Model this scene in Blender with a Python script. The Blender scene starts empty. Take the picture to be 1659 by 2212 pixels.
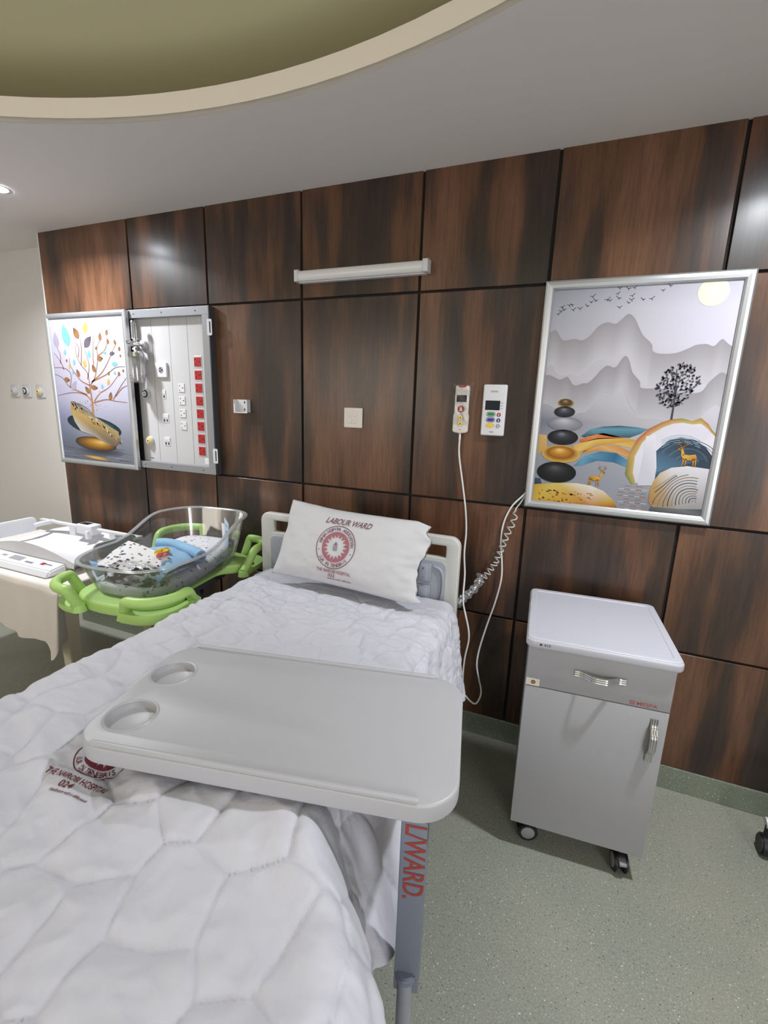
import bpy, bmesh, math, random
import numpy as np
from mathutils import Vector, Matrix

C = bpy.context.scene.collection
SC = bpy.context.scene
PI = math.pi

# ------------------------------------------------------------------ camera
cam_data = bpy.data.cameras.new('camera')
cam = bpy.data.objects.new('camera', cam_data)
C.objects.link(cam)
cam_data.sensor_fit = 'VERTICAL'
cam_data.sensor_height = 24.0
cam_data.lens = 1013.402 / 2212 * 24.0
cam_data.clip_start = 0.02
R = Matrix([[0.922395, -0.114652, 0.36884], [0.384911, 0.193441, -0.902454], [0.03212, 0.97439, 0.22256]])
cam.matrix_world = Matrix.Translation([0.0, -2.2, 1.67502]) @ R.to_4x4()
SC.camera = cam

# ------------------------------------------------------------------ light and exposure
SC.view_settings.view_transform = 'Standard'
SC.view_settings.look = 'None'
SC.view_settings.gamma = 1.0
SC.view_settings.use_curve_mapping = False
SC.view_settings.exposure = 0.22
SC.cycles.max_bounces = 8
SC.cycles.transparent_max_bounces = 16
SC.cycles.caustics_reflective = False
SC.cycles.caustics_refractive = False
SC.cycles.sample_clamp_indirect = 4.0
wd = bpy.data.worlds.new('world')
SC.world = wd
wd.use_nodes = True
wd.node_tree.nodes['Background'].inputs[0].default_value = (0.8, 0.85, 1.0, 1)
wd.node_tree.nodes['Background'].inputs[1].default_value = 0.05

def area_light(name, loc, size, power, col, rot=(0, 0, 0), size_y=None, spread=PI):
    l = bpy.data.lights.new(name, 'AREA')
    l.shape = 'DISK' if size_y is None else 'RECTANGLE'
    l.size = size
    if size_y: l.size_y = size_y
    l.energy = power
    l.color = col
    l.spread = spread
    o = bpy.data.objects.new(name, l)
    o.location = loc
    o.rotation_euler = rot
    C.objects.link(o)
    return o

DOWN_W = 95.0            # radiance of the visible downlight discs
LAMP_SPOTS = [(-2.86, -0.51), (0.67, -0.77)]
for i, (lx, ly) in enumerate(LAMP_SPOTS):
    area_light('downlight_lamp', (lx, ly, 2.655), 0.11, (24, 20)[i], (0.93, 0.96, 1.0), spread=2.6)
# unseen downlights assumed for the rest of the ring, all behind the camera
for (lx, ly, pw) in [(2.1, -3.2, 5), (0.67, -5.6, 5), (-2.86, -5.6, 5), (-4.4, -3.2, 7)]:
    area_light('downlight_lamp', (lx, ly, 2.66), 0.16, pw, (0.95, 0.97, 1.0))
area_light('dome_fill', (-1.08, -3.2, 2.9), 1.8, 5, (0.95, 0.97, 1.0))  # broad soft fill added under the dome, out of view
# unseen warm light behind the camera, set where the wood mirrors its glow
area_light('unseen_light', (-3.85, -6.5, 1.95), 2.7, 62, (1.0, 0.93, 0.85), (-PI / 2, 0, 0), 1.3)
# cool fill light added at the right wall, behind the camera
area_light('unseen_light', (2.55, -4.9, 1.65), 2.2, 95, (0.95, 0.97, 1.0), (0, PI / 2, 0), 2.2)

# ------------------------------------------------------------------ helpers
def lin(c):
    return tuple(((x / 255) / 12.92 if x <= 10.3 else (((x / 255) + 0.055) / 1.055) ** 2.4) for x in c[:3]) + (1,)

def nodes(m):
    m.use_nodes = True
    return m.node_tree, m.node_tree.nodes['Principled BSDF']

def mat(name, col, rough=0.5, metal=0.0, spec=0.5, bump=None, emit=None, coat=0, sheen=0):
    m = bpy.data.materials.new(name)
    t, b = nodes(m)
    b.inputs['Base Color'].default_value = lin(col)
    b.inputs['Roughness'].default_value = rough
    b.inputs['Metallic'].default_value = metal
    b.inputs['Specular IOR Level'].default_value = spec
    if coat: b.inputs['Coat Weight'].default_value = coat
    if sheen: b.inputs['Sheen Weight'].default_value = sheen
    if emit:
        b.inputs['Emission Color'].default_value = lin(col)
        b.inputs['Emission Strength'].default_value = emit
    # a faint unevenness in every surface
    n = t.nodes.new('ShaderNodeTexNoise'); g = t.nodes.new('ShaderNodeNewGeometry')
    t.links.new(g.outputs['Position'], n.inputs['Vector'])
    n.inputs['Scale'].default_value = bump[0] if bump else 90
    n.inputs['Detail'].default_value = 4
    bp = t.nodes.new('ShaderNodeBump')
    bp.inputs['Strength'].default_value = bump[1] if bump else 0.03
    bp.inputs['Distance'].default_value = bump[2] if bump else 0.001
    t.links.new(n.outputs['Fac'], bp.inputs['Height'])
    t.links.new(bp.outputs['Normal'], b.inputs['Normal'])
    return m

def wood_material():
    m = bpy.data.materials.new('dark_walnut')
    t, b = nodes(m)
    N = t.nodes.new; L = t.links.new
    g = N('ShaderNodeNewGeometry'); oi = N('ShaderNodeObjectInfo')
    mp = N('ShaderNodeMapping'); mp.inputs['Scale'].default_value = (1, 1, 0.075)
    L(g.outputs['Position'], mp.inputs['Vector'])
    w = N('ShaderNodeMath'); w.operation = 'MULTIPLY'; w.inputs[1].default_value = 37.0
    L(oi.outputs['Random'], w.inputs[0])
    def noise(scale, detail, rough, dist=0.0):
        n = N('ShaderNodeTexNoise'); n.noise_dimensions = '4D'
        n.inputs['Scale'].default_value = scale; n.inputs['Detail'].default_value = detail
        n.inputs['Roughness'].default_value = rough; n.inputs['Distortion'].default_value = dist
        L(mp.outputs['Vector'], n.inputs['Vector']); L(w.outputs[0], n.inputs['W'])
        return n
    mp0 = mp
    mp = N('ShaderNodeMapping'); mp.inputs['Scale'].default_value = (1, 1, 0.2)
    L(g.outputs['Position'], mp.inputs['Vector'])
    n1 = noise(5.5, 2.0, 0.45, 0.2)      # broad dark and brown bands
    mp = mp0
    n2 = noise(17.0, 4.0, 0.55, 0.15)     # streaks
    n3 = noise(95.0, 5.0, 0.65)          # pores
    r1 = N('ShaderNodeValToRGB')
    e = r1.color_ramp.elements
    e[0].position = 0.36; e[0].color = lin((46, 36, 31))
    e[1].position = 0.64; e[1].color = lin((113, 79, 57))
    k = e.new(0.45); k.color = lin((66, 48, 38))
    k = e.new(0.53); k.color = lin((94, 63, 44))
    add = N('ShaderNodeMath'); add.operation = 'MULTIPLY_ADD'; add.inputs[1].default_value = 0.3
    sub = N('ShaderNodeMath'); sub.operation = 'SUBTRACT'; sub.inputs[1].default_value = 0.5
    L(n2.outputs['Fac'], sub.inputs[0]); L(sub.outputs[0], add.inputs[0]); L(n1.outputs['Fac'], add.inputs[2])
    L(add.outputs[0], r1.inputs['Fac'])
    r3 = N('ShaderNodeValToRGB')
    r3.color_ramp.elements[0].position = 0.36; r3.color_ramp.elements[0].color = (0.62, 0.58, 0.56, 1)
    r3.color_ramp.elements[1].position = 0.56; r3.color_ramp.elements[1].color = (1, 1, 1, 1)
    L(n3.outputs['Fac'], r3.inputs['Fac'])
    mx = N('ShaderNodeMix'); mx.data_type = 'RGBA'; mx.blend_type = 'MULTIPLY'; mx.inputs['Factor'].default_value = 0.8
    L(r1.outputs['Color'], mx.inputs['A']); L(r3.outputs['Color'], mx.inputs['B'])
    L(mx.outputs['Result'], b.inputs['Base Color'])
    b.inputs['Roughness'].default_value = 0.34
    b.inputs['Specular IOR Level'].default_value = 0.35
    b.inputs['Coat Weight'].default_value = 0.4
    b.inputs['Coat Roughness'].default_value = 0.22
    bp = N('ShaderNodeBump'); bp.inputs['Strength'].default_value = 0.12; bp.inputs['Distance'].default_value = 0.002
    L(n3.outputs['Fac'], bp.inputs['Height']); L(bp.outputs['Normal'], b.inputs['Normal'])
    return m

def vinyl_material(name, base, dark):
    m = bpy.data.materials.new(name)
    t, b = nodes(m)
    N = t.nodes.new; L = t.links.new
    g = N('ShaderNodeNewGeometry')
    big = N('ShaderNodeTexNoise'); big.inputs['Scale'].default_value = 2.2; big.inputs['Detail'].default_value = 5
    L(g.outputs['Position'], big.inputs['Vector'])
    cr = N('ShaderNodeValToRGB')
    cr.color_ramp.elements[0].position = 0.35; cr.color_ramp.elements[0].color = lin(dark)
    cr.color_ramp.elements[1].position = 0.65; cr.color_ramp.elements[1].color = lin(base)
    L(big.outputs['Fac'], cr.inputs['Fac'])
    fine = N('ShaderNodeTexNoise'); fine.inputs['Scale'].default_value = 160; fine.inputs['Detail'].default_value = 3
    L(g.outputs['Position'], fine.inputs['Vector'])
    fr = N('ShaderNodeValToRGB')
    fr.color_ramp.elements[0].position = 0.35; fr.color_ramp.elements[0].color = (0.83, 0.83, 0.83, 1)
    fr.color_ramp.elements[1].position = 0.65; fr.color_ramp.elements[1].color = (1.08, 1.08, 1.08, 1)
    L(fine.outputs['Fac'], fr.inputs['Fac'])
    mul = N('ShaderNodeMix'); mul.data_type = 'RGBA'; mul.blend_type = 'MULTIPLY'; mul.inputs['Factor'].default_value = 1
    L(cr.outputs['Color'], mul.inputs['A']); L(fr.outputs['Color'], mul.inputs['B'])
    prev = mul.outputs['Result']
    for (scale, size, pick, col) in [(62, 0.13, 0.66, (222, 224, 216)), (75, 0.15, 0.62, (74, 82, 78)), (110, 0.2, 0.55, (190, 196, 186)), (120, 0.2, 0.6, (112, 122, 114))]:
        v = N('ShaderNodeTexVoronoi'); v.inputs['Scale'].default_value = scale
        mp = N('ShaderNodeMapping'); mp.inputs['Scale'].default_value = (1.0, 1.25, 1.0); mp.inputs['Rotation'].default_value = (0, 0, scale)
        L(g.outputs['Position'], mp.inputs['Vector']); L(mp.outputs['Vector'], v.inputs['Vector'])
        a = N('ShaderNodeMath'); a.operation = 'LESS_THAN'; a.inputs[1].default_value = size
        L(v.outputs['Distance'], a.inputs[0])
        s = N('ShaderNodeSeparateColor'); L(v.outputs['Color'], s.inputs['Color'])
        p = N('ShaderNodeMath'); p.operation = 'GREATER_THAN'; p.inputs[1].default_value = pick
        L(s.outputs[0], p.inputs[0])
        mm = N('ShaderNodeMath'); mm.operation = 'MULTIPLY'; L(a.outputs[0], mm.inputs[0]); L(p.outputs[0], mm.inputs[1])
        x = N('ShaderNodeMix'); x.data_type = 'RGBA'; x.inputs['B'].default_value = lin(col)
        L(mm.outputs[0], x.inputs['Factor']); L(prev, x.inputs['A'])
        prev = x.outputs['Result']
    L(prev, b.inputs['Base Color'])
    b.inputs['Roughness'].default_value = 0.42
    bp = N('ShaderNodeBump'); bp.inputs['Strength'].default_value = 0.08; bp.inputs['Distance'].default_value = 0.001
    L(fine.outputs['Fac'], bp.inputs['Height']); L(bp.outputs['Normal'], b.inputs['Normal'])
    return m

def clear_material(name, tint, gloss=0.06, haze=0.0, rough=0.05):
    m = bpy.data.materials.new(name)
    m.use_nodes = True
    t = m.node_tree; t.nodes.remove(t.nodes['Principled BSDF'])
    out = t.nodes['Material Output']
    N = t.nodes.new; L = t.links.new
    tr = N('ShaderNodeBsdfTransparent'); tr.inputs[0].default_value = tint
    gl = N('ShaderNodeBsdfGlossy'); gl.inputs['Roughness'].default_value = rough; gl.inputs[0].default_value = (1, 1, 1, 1)
    df = N('ShaderNodeBsdfDiffuse'); df.inputs[0].default_value = (0.8, 0.82, 0.84, 1)
    lw = N('ShaderNodeLayerWeight'); lw.inputs['Blend'].default_value = 0.25
    ma = N('ShaderNodeMath'); ma.operation = 'MULTIPLY_ADD'; ma.inputs[1].default_value = 0.55; ma.inputs[2].default_value = gloss
    ma.use_clamp = True
    L(lw.outputs['Fresnel'], ma.inputs[0])
    m1 = N('ShaderNodeMixShader'); m1.inputs[0].default_value = haze
    L(tr.outputs[0], m1.inputs[1]); L(df.outputs[0], m1.inputs[2])
    m2 = N('ShaderNodeMixShader')
    L(ma.outputs[0], m2.inputs[0]); L(m1.outputs[0], m2.inputs[1]); L(gl.outputs[0], m2.inputs[2])
    L(m2.outputs[0], out.inputs['Surface'])
    return m

def print_material(name, rough=0.3):
    m = bpy.data.materials.new(name)
    t, b = nodes(m)
    a = t.nodes.new('ShaderNodeVertexColor'); a.layer_name = 'Col'
    t.links.new(a.outputs['Color'], b.inputs['Base Color'])
    b.inputs['Roughness'].default_value = rough
    b.inputs['Specular IOR Level'].default_value = 0.35
    return m

def spotted_material(name, base, spots, scale, size):
    """cloth printed with small scattered motifs"""
    m = bpy.data.materials.new(name)
    t, b = nodes(m)
    N = t.nodes.new; L = t.links.new
    g = N('ShaderNodeTexCoord')
    prev = None
    for i, col in enumerate(spots):
        v = N('ShaderNodeTexVoronoi'); v.inputs['Scale'].default_value = scale * (1 + 0.13 * i); v.inputs['Randomness'].default_value = 0.75
        mp = N('ShaderNodeMapping'); mp.inputs['Location'].default_value = (i * 3.1, i * 1.7, i * 2.3); mp.inputs['Scale'].default_value = (1.0, 1.6, 1.0); mp.inputs['Rotation'].default_value = (0, 0, 0.6 + i)
        n = N('ShaderNodeTexNoise'); n.inputs['Scale'].default_value = scale * 2.6
        L(g.outputs['Object'], n.inputs['Vector'])
        L(g.outputs['Object'], mp.inputs['Vector']); L(mp.outputs['Vector'], v.inputs['Vector'])
        ad = N('ShaderNodeMath'); ad.operation = 'MULTIPLY_ADD'; ad.inputs[1].default_value = 0.35
        L(n.outputs['Fac'], ad.inputs[0]); L(v.outputs['Distance'], ad.inputs[2])
        a = N('ShaderNodeMath'); a.operation = 'LESS_THAN'; a.inputs[1].default_value = size + 0.17
        L(ad.outputs[0], a.inputs[0])
        x = N('ShaderNodeMix'); x.data_type = 'RGBA'; x.inputs['B'].default_value = lin(col)
        if prev is None: x.inputs['A'].default_value = lin(base)
        else: L(prev, x.inputs['A'])
        L(a.outputs[0], x.inputs['Factor'])
        prev = x.outputs['Result']
    L(prev, b.inputs['Base Color'])
    b.inputs['Roughness'].default_value = 0.9
    return m

M = dict(
    wood=wood_material(),
    groove=mat('groove_backing', (24, 19, 18), 0.8),
    floor=vinyl_material('speckled_green_vinyl', (163, 163, 150), (151, 155, 142)),
    skirting=vinyl_material('speckled_skirting_vinyl', (132, 140, 124), (122, 131, 116)),
    ceiling=mat('ceiling_paint', (236, 231, 228), 0.9),
    cream=mat('cream_paint', (210, 206, 201), 0.85),
    rim=mat('cream_rim_paint', (240, 230, 217), 0.85),
    green_paint=mat('green_dome_paint', (212, 205, 168), 0.9),
    quilt=mat('white_quilted_cotton', (206, 206, 216), 0.85, bump=(55, 0.45, 0.004), sheen=0.1),
    pillow=mat('white_pillow_cotton', (206, 206, 210), 0.9, bump=(40, 0.15, 0.004)),
    sheet=mat('mattress_cover', (205, 205, 205), 0.8),
    grey_plastic=mat('pale_grey_plastic', (181, 181, 186), 0.42),
    headboard=mat('headboard_plastic', (205, 205, 202), 0.4),
    headboard_in=mat('headboard_inset_grey', (164, 168, 178), 0.45),
    cabinet=mat('grey_laminate', (167, 166, 171), 0.45),
    cabinet_top=mat('grey_moulded_top', (192, 193, 203), 0.35),
    post=mat('blue_grey_metal', (128, 134, 150), 0.35, 0.3),
    tube=mat('grey_tube_metal', (170, 173, 186), 0.22, 0.5),
    chrome=mat('chrome', (215, 216, 218), 0.12, 1.0),
    alu=mat('brushed_aluminium', (196, 198, 202), 0.32, 0.75),
    alu_dull=mat('dull_aluminium', (158, 160, 165), 0.4, 0.55),
    dark_metal=mat('dark_grey_metal', (82, 84, 90), 0.45, 0.4),
    white=mat('white_plastic', (216, 216, 220), 0.35),
    panel=mat('white_enamel', (198, 197, 199), 0.3),
    warm_white=mat('ivory_plastic', (222, 214, 206), 0.4),
    black=mat('black_rubber', (24, 25, 28), 0.45),
    screen=mat('dark_screen', (30, 34, 42), 0.12),
    red=mat('red_plastic', (172, 36, 36), 0.4),
    dark_red=mat('dark_red_plastic', (160, 34, 44), 0.35),
    yellow=mat('yellow_plastic', (232, 196, 62), 0.4),
    greenb=mat('green_button', (34, 122, 70), 0.4),
    blueb=mat('blue_button', (34, 40, 128), 0.4),
    grey=mat('mid_grey_plastic', (150, 150, 154), 0.45),
    seam=mat('seam_line', (120, 122, 128), 0.6),
    lime=mat('lime_green_plastic', (178, 216, 122), 0.42),
    cord=mat('white_cable', (222, 222, 222), 0.4),
    coil=mat('pale_grey_cable', (190, 190, 190), 0.4),
    maroon=mat('maroon_ink', (112, 34, 44), 0.9),
    faded=mat('faded_maroon_ink', (168, 104, 116), 0.9),
    faded_dark=mat('faded_dark_ink', (122, 84, 96), 0.9),
    redtext=mat('red_lettering', (150, 58, 48), 0.6),
    copper=mat('copper_lettering', (176, 92, 78), 0.5),
    sticker=mat('cream_sticker', (222, 214, 204), 0.6),
    orange=mat('orange_emblem', (196, 124, 50), 0.6),
    brown=mat('brown_emblem', (94, 48, 34), 0.6),
    cloth=mat('white_table_cloth', (226, 218, 212), 0.9, bump=(60, 0.12, 0.003)),
    table_leg=mat('cream_leg_paint', (206, 196, 176), 0.5),
    blue_cloth=mat('light_blue_blanket', (150, 190, 222), 0.95, bump=(160, 0.5, 0.003)),
    card=mat('pale_blue_card', (196, 216, 236), 0.6),
    paper=mat('white_paper', (232, 232, 232), 0.7),
    white_print=spotted_material('white_printed_cotton', (228, 228, 230), [(58, 60, 78), (110, 112, 126), (150, 122, 116)], 26, 0.24),
    pale_print=spotted_material('pale_printed_cotton', (222, 222, 228), [(140, 136, 150), (104, 122, 144), (196, 150, 130)], 20, 0.18),
    clear=clear_material('clear_acrylic', (0.93, 0.94, 0.95, 1), 0.05, 0.03),
    clear_rim=clear_material('thick_acrylic_edge', (0.86, 0.88, 0.88, 1), 0.1, 0.3, 0.12),
    clear_bag=clear_material('clear_plastic_film', (0.9, 0.9, 0.92, 1), 0.16, 0.12, 0.15),
    film=clear_material('thin_film', (0.98, 0.98, 0.98, 1), 0.02, 0.03, 0.1),
    print=print_material('printed_art'),
    floral=print_material('printed_bag', 0.5),
    lamp=mat('lamp_glow', (240, 246, 255), 0.5, emit=DOWN_W),
    diffuser=mat('opal_diffuser', (226, 226, 226), 0.25),
)

def tag(o, label, cat, group=None):
    o['label'] = label; o['category'] = cat
    if group: o['group'] = group
    return o

def thing(name, label, cat, loc=(0, 0, 0), rotz=0.0, group=None):
    o = bpy.data.objects.new(name, None)
    o.empty_display_size = 0.05
    C.objects.link(o)
    o.location = loc; o.rotation_euler = (0, 0, rotz)
    return tag(o, label, cat, group)

def origin_of(o):
    if o is None: return Matrix.Identity(4)
    m = Matrix.Translation(o.location) @ o.rotation_euler.to_matrix().to_4x4()
    return origin_of(o.parent) @ m

def obj(name, bm, m, parent=None, world=True, smooth=None, label=None):
    """one mesh object; world=True: the bmesh was drawn in room coordinates"""
    me = bpy.data.meshes.new(name)
    if world and parent is not None:
        bm.transform(origin_of(parent).inverted())
    bm.normal_update()
    bm.to_mesh(me); bm.free()
    for mm in (m if isinstance(m, (list, tuple)) else [m]):
        me.materials.append(M[mm] if isinstance(mm, str) else mm)
    if smooth is not None:
        me.shade_smooth()
        if smooth < 180: me.set_sharp_from_angle(angle=math.radians(smooth))
    o = bpy.data.objects.new(name, me)
    C.objects.link(o)
    if parent is not None: o.parent = parent
    elif world:
        # the origin of a thing of one mesh sits at its lower middle
        vs = np.empty(len(me.vertices) * 3); me.vertices.foreach_get('co', vs); vs = vs.reshape(-1, 3)
        c = Vector(((vs[:, 0].min() + vs[:, 0].max()) / 2, (vs[:, 1].min() + vs[:, 1].max()) / 2, vs[:, 2].min()))
        me.transform(Matrix.Translation(-c)); o.location = c
    if label: o['label'] = label
    return o

def struct(name, bm, m, smooth=None, parent=None):
    me = bpy.data.meshes.new(name)
    bm.normal_update(); bm.to_mesh(me); bm.free()
    me.materials.append(M[m] if isinstance(m, str) else m)
    if smooth is not None:
        me.shade_smooth(); me.set_sharp_from_angle(angle=math.radians(smooth))
    o = bpy.data.objects.new(name, me); C.objects.link(o)
    o['kind'] = 'structure'
    if parent: o.parent = parent
    return o

def BM(): return bmesh.new()

def box(bm, x0, x1, y0, y1, z0, z1, bev=0.0, seg=2, mtx=None, mi=0):
    b = bmesh.new()
    bmesh.ops.create_cube(b, size=1)
    b.transform(Matrix.Translation(((x0 + x1) / 2, (y0 + y1) / 2, (z0 + z1) / 2)) @ Matrix.Diagonal((abs(x1 - x0), abs(y1 - y0), abs(z1 - z0), 1)))
    if bev: bmesh.ops.bevel(b, geom=b.edges[:], offset=bev, segments=seg, affect='EDGES', profile=0.5)
    if mtx: b.transform(mtx)
    return merge(bm, b, mi)

def merge(bm, b, mi=0):
    for f in b.faces: f.material_index = mi
    me = bpy.data.meshes.new('tmp'); b.to_mesh(me); b.free()
    bm.from_mesh(me); bpy.data.meshes.remove(me)
    return bm

def frame_for(d):
    d = d.normalized()
    up = Vector((0, 0, 1)) if abs(d.z) < 0.9 else Vector((1, 0, 0))
    a = d.cross(up).normalized(); return a, d.cross(a).normalized()

def cyl(bm, p0, p1, r0, r1=None, seg=24, bev=0.0, mi=0):
    p0, p1 = Vector(p0), Vector(p1); r1 = r0 if r1 is None else r1
    d = p1 - p0; L = d.length
    b = bmesh.new()
    bmesh.ops.create_cone(b, cap_ends=True, segments=seg, radius1=r0, radius2=r1, depth=L)
    if bev: bmesh.ops.bevel(b, geom=[e for e in b.edges if len(e.link_faces) == 2 and max(len(f.verts) for f in e.link_faces) > 4], offset=bev, segments=2, affect='EDGES')
    q = Vector((0, 0, 1)).rotation_difference(d)
    b.transform(Matrix.Translation((p0 + p1) / 2) @ q.to_matrix().to_4x4())
    return merge(bm, b, mi)

def spline(pts, n=8, closed=False):
    P = [Vector(p) for p in pts]; out = []
    N = len(P); rng = range(N if closed else N - 1)
    for i in rng:
        g = (lambda k: P[k % N]) if closed else (lambda k: P[max(0, min(N - 1, k))])
        a, b_, c, d = g(i - 1), g(i), g(i + 1), g(i + 2)
        for j in range(n):
            t = j / n
            out.append(0.5 * ((2 * b_) + (c - a) * t + (2 * a - 5 * b_ + 4 * c - d) * t * t + (3 * b_ - a - 3 * c + d) * t ** 3))
    if not closed: out.append(P[-1])
    return out

def tube(bm, pts, r, seg=10, closed=False, flat=1.0, mi=0):
    """a round bar along the points; r may be a list"""
    P = [Vector(p) for p in pts]; n = len(P); rings = []
    prev = None
    for i in range(n):
        d = (P[(i + 1) % n] - P[i - 1]) if closed else (P[min(i + 1, n - 1)] - P[max(i - 1, 0)])
        if d.length < 1e-9: d = Vector((0, 0, 1))
        d.normalize()
        if prev is None: a, _ = frame_for(d)
        else:
            a = prev - d * prev.dot(d)
            if a.length < 1e-6: a, _ = frame_for(d)
            a.normalize()
        prev = a; b_ = d.cross(a)
        rr = r[i] if isinstance(r, (list, tuple)) else r
        rings.append([bm.verts.new(P[i] + a * (math.cos(2 * PI * k / seg) * rr) + b_ * (math.sin(2 * PI * k / seg) * rr * flat)) for k in range(seg)])
    m = n if closed else n - 1
    for i in range(m):
        A, B = rings[i], rings[(i + 1) % n]
        for k in range(seg):
            bm.faces.new((A[k], A[(k + 1) % seg], B[(k + 1) % seg], B[k])).material_index = mi
    if not closed:
        bm.faces.new(rings[0][::-1]).material_index = mi; bm.faces.new(rings[-1]).material_index = mi
    return bm

def rrect(x0, x1, y0, y1, r, n=6):
    out = []
    for (cx, cy, a0) in [(x1 - r, y1 - r, 0), (x0 + r, y1 - r, PI / 2), (x0 + r, y0 + r, PI), (x1 - r, y0 + r, 1.5 * PI)]:
        for k in range(n + 1):
            a = a0 + k * PI / 2 / n
            out.append((cx + r * math.cos(a), cy + r * math.sin(a)))
    return out

def circle(cx, cy, r, n=48):
    return [(cx + r * math.cos(2 * PI * k / n), cy + r * math.sin(2 * PI * k / n)) for k in range(n)]

def plate(outlines, thick, bev=0.0, seg=2):
    """flat slab in the xy plane with holes, z from 0 to thick (mesh from a filled curve)"""
    cu = bpy.data.curves.new('tmp', 'CURVE'); cu.dimensions = '2D'; cu.fill_mode = 'BOTH'
    for pts in outlines:
        s = cu.splines.new('POLY'); s.points.add(len(pts) - 1); s.use_cyclic_u = True
        for p, q in zip(s.points, pts): p.co = (q[0], q[1], 0, 1)
    cu.extrude = thick / 2 - bev
    cu.bevel_depth = bev; cu.bevel_resolution = seg
    cu.offset = -bev
    o = bpy.data.objects.new('tmp', cu); C.objects.link(o)
    dg = bpy.context.evaluated_depsgraph_get()
    me = bpy.data.meshes.new_from_object(o.evaluated_get(dg))
    bpy.data.objects.remove(o); bpy.data.curves.remove(cu)
    b = bmesh.new(); b.from_mesh(me); bpy.data.meshes.remove(me)
    bmesh.ops.remove_doubles(b, verts=b.verts, dist=1e-5)
    b.transform(Matrix.Translation((0, 0, thick / 2)))
    return b

WALL = Matrix(((1, 0, 0, 0), (0, 0, -1, 0), (0, 1, 0, 0), (0, 0, 0, 1)))   # xy slab -> stands on the back wall (x, z), thickness towards the room

def wall_plate(outlines, y, thick, bev=0.0, bm=None, mi=0):
    b = plate(outlines, thick, bev)
    b.transform(Matrix.Translation((0, y, 0)) @ WALL)
    return merge(bm if bm is not None else BM(), b, mi)

def grid(nu, nv, fn, bm=None, closed_u=False):
    bm = bm or BM()
    V = [[bm.verts.new(fn(i / (nu if closed_u else nu - 1), j / (nv - 1))) for i in range(nu)] for j in range(nv)]
    for j in range(nv - 1):
        for i in range(nu if closed_u else nu - 1):
            bm.faces.new((V[j][i], V[j][(i + 1) % nu], V[j + 1][(i + 1) % nu], V[j + 1][i]))
    return bm

_tcache = {}
def text2d(s, size=1.0, shear=0.0, bold=0.012):
    """triangles of a string, baseline from the origin, plus its width"""
    cu = bpy.data.curves.new('tmp', 'FONT'); cu.body = s; cu.size = size; cu.shear = shear; cu.resolution_u = 3; cu.offset = bold * size
    o = bpy.data.objects.new('tmp', cu); C.objects.link(o)
    dg = bpy.context.evaluated_depsgraph_get()
    me = bpy.data.meshes.new_from_object(o.evaluated_get(dg))
    vs = [tuple(v.co[:2]) for v in me.vertices]; fs = [tuple(p.vertices) for p in me.polygons]
    bpy.data.objects.remove(o); bpy.data.curves.remove(cu); bpy.data.meshes.remove(me)
    w = max([v[0] for v in vs], default=0) - min([v[0] for v in vs], default=0)
    return vs, fs, w

def put_text(bm, s, size, fn, shear=0.0, center=True, width=None, mi=0):
    vs, fs, w = text2d(s, size, shear)
    if not vs: return
    x0 = min(v[0] for v in vs)
    k = (width / w) if width else 1.0
    off = -w * k / 2 if center else 0
    V = [bm.verts.new(fn((v[0] - x0) * k + off, v[1])) for v in vs]
    for f in fs:
        try: bm.faces.new([V[i] for i in f]).material_index = mi
        except ValueError: pass

def arc_text(bm, s, size, fn, r, a_mid, span, outward=True, mi=0):
    """letters set round a circle of radius r; outward: tops away from the centre"""
    n = len(s)
    for i, ch in enumerate(s):
        if ch == ' ': continue
        f = (i / (n - 1) - 0.5) * span
        a = a_mid - f if outward else a_mid + f
        vs, fs, w = text2d(ch, size)
        if not vs: continue
        mx = (max(v[0] for v in vs) + min(v[0] for v in vs)) / 2
        V = []
        for v in vs:
            tx, ty = v[0] - mx, v[1]
            if outward: rr, ax = r + ty, a - tx / r
            else: rr, ax = r - ty, a + tx / r
            V.append(bm.verts.new(fn(rr * math.cos(ax), rr * math.sin(ax))))
        for q in fs:
            try: bm.faces.new([V[k] for k in q]).material_index = mi
            except ValueError: pass

def ring(bm, fn, r0, r1, n=48, mi=0, cx=0, cy=0):
    A = [bm.verts.new(fn(cx + r0 * math.cos(2 * PI * k / n), cy + r0 * math.sin(2 * PI * k / n))) for k in range(n)]
    B = [bm.verts.new(fn(cx + r1 * math.cos(2 * PI * k / n), cy + r1 * math.sin(2 * PI * k / n))) for k in range(n)]
    for k in range(n):
        bm.faces.new((A[k], B[k], B[(k + 1) % n], A[(k + 1) % n])).material_index = mi

# value noise for the soft furnishings
def _h(ix, iy, seed):
    n = (ix.astype(np.int64) * 374761393 + iy.astype(np.int64) * 668265263 + seed * 974634533) & 0x7fffffff
    n = ((n ^ (n >> 13)) * 1274126177) & 0x7fffffff
    return ((n ^ (n >> 16)) & 0xffff) / 65535.0

def vnoise(x, y, seed=0):
    x = np.asarray(x, float); y = np.asarray(y, float)
    ix, iy = np.floor(x), np.floor(y); fx, fy = x - ix, y - iy
    sx, sy = fx * fx * fx * (fx * (fx * 6 - 15) + 10), fy * fy * fy * (fy * (fy * 6 - 15) + 10)
    a, b_, c, d = _h(ix, iy, seed), _h(ix + 1, iy, seed), _h(ix, iy + 1, seed), _h(ix + 1, iy + 1, seed)
    return (a * (1 - sx) + b_ * sx) * (1 - sy) + (c * (1 - sx) + d * sx) * sy - 0.5

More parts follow.
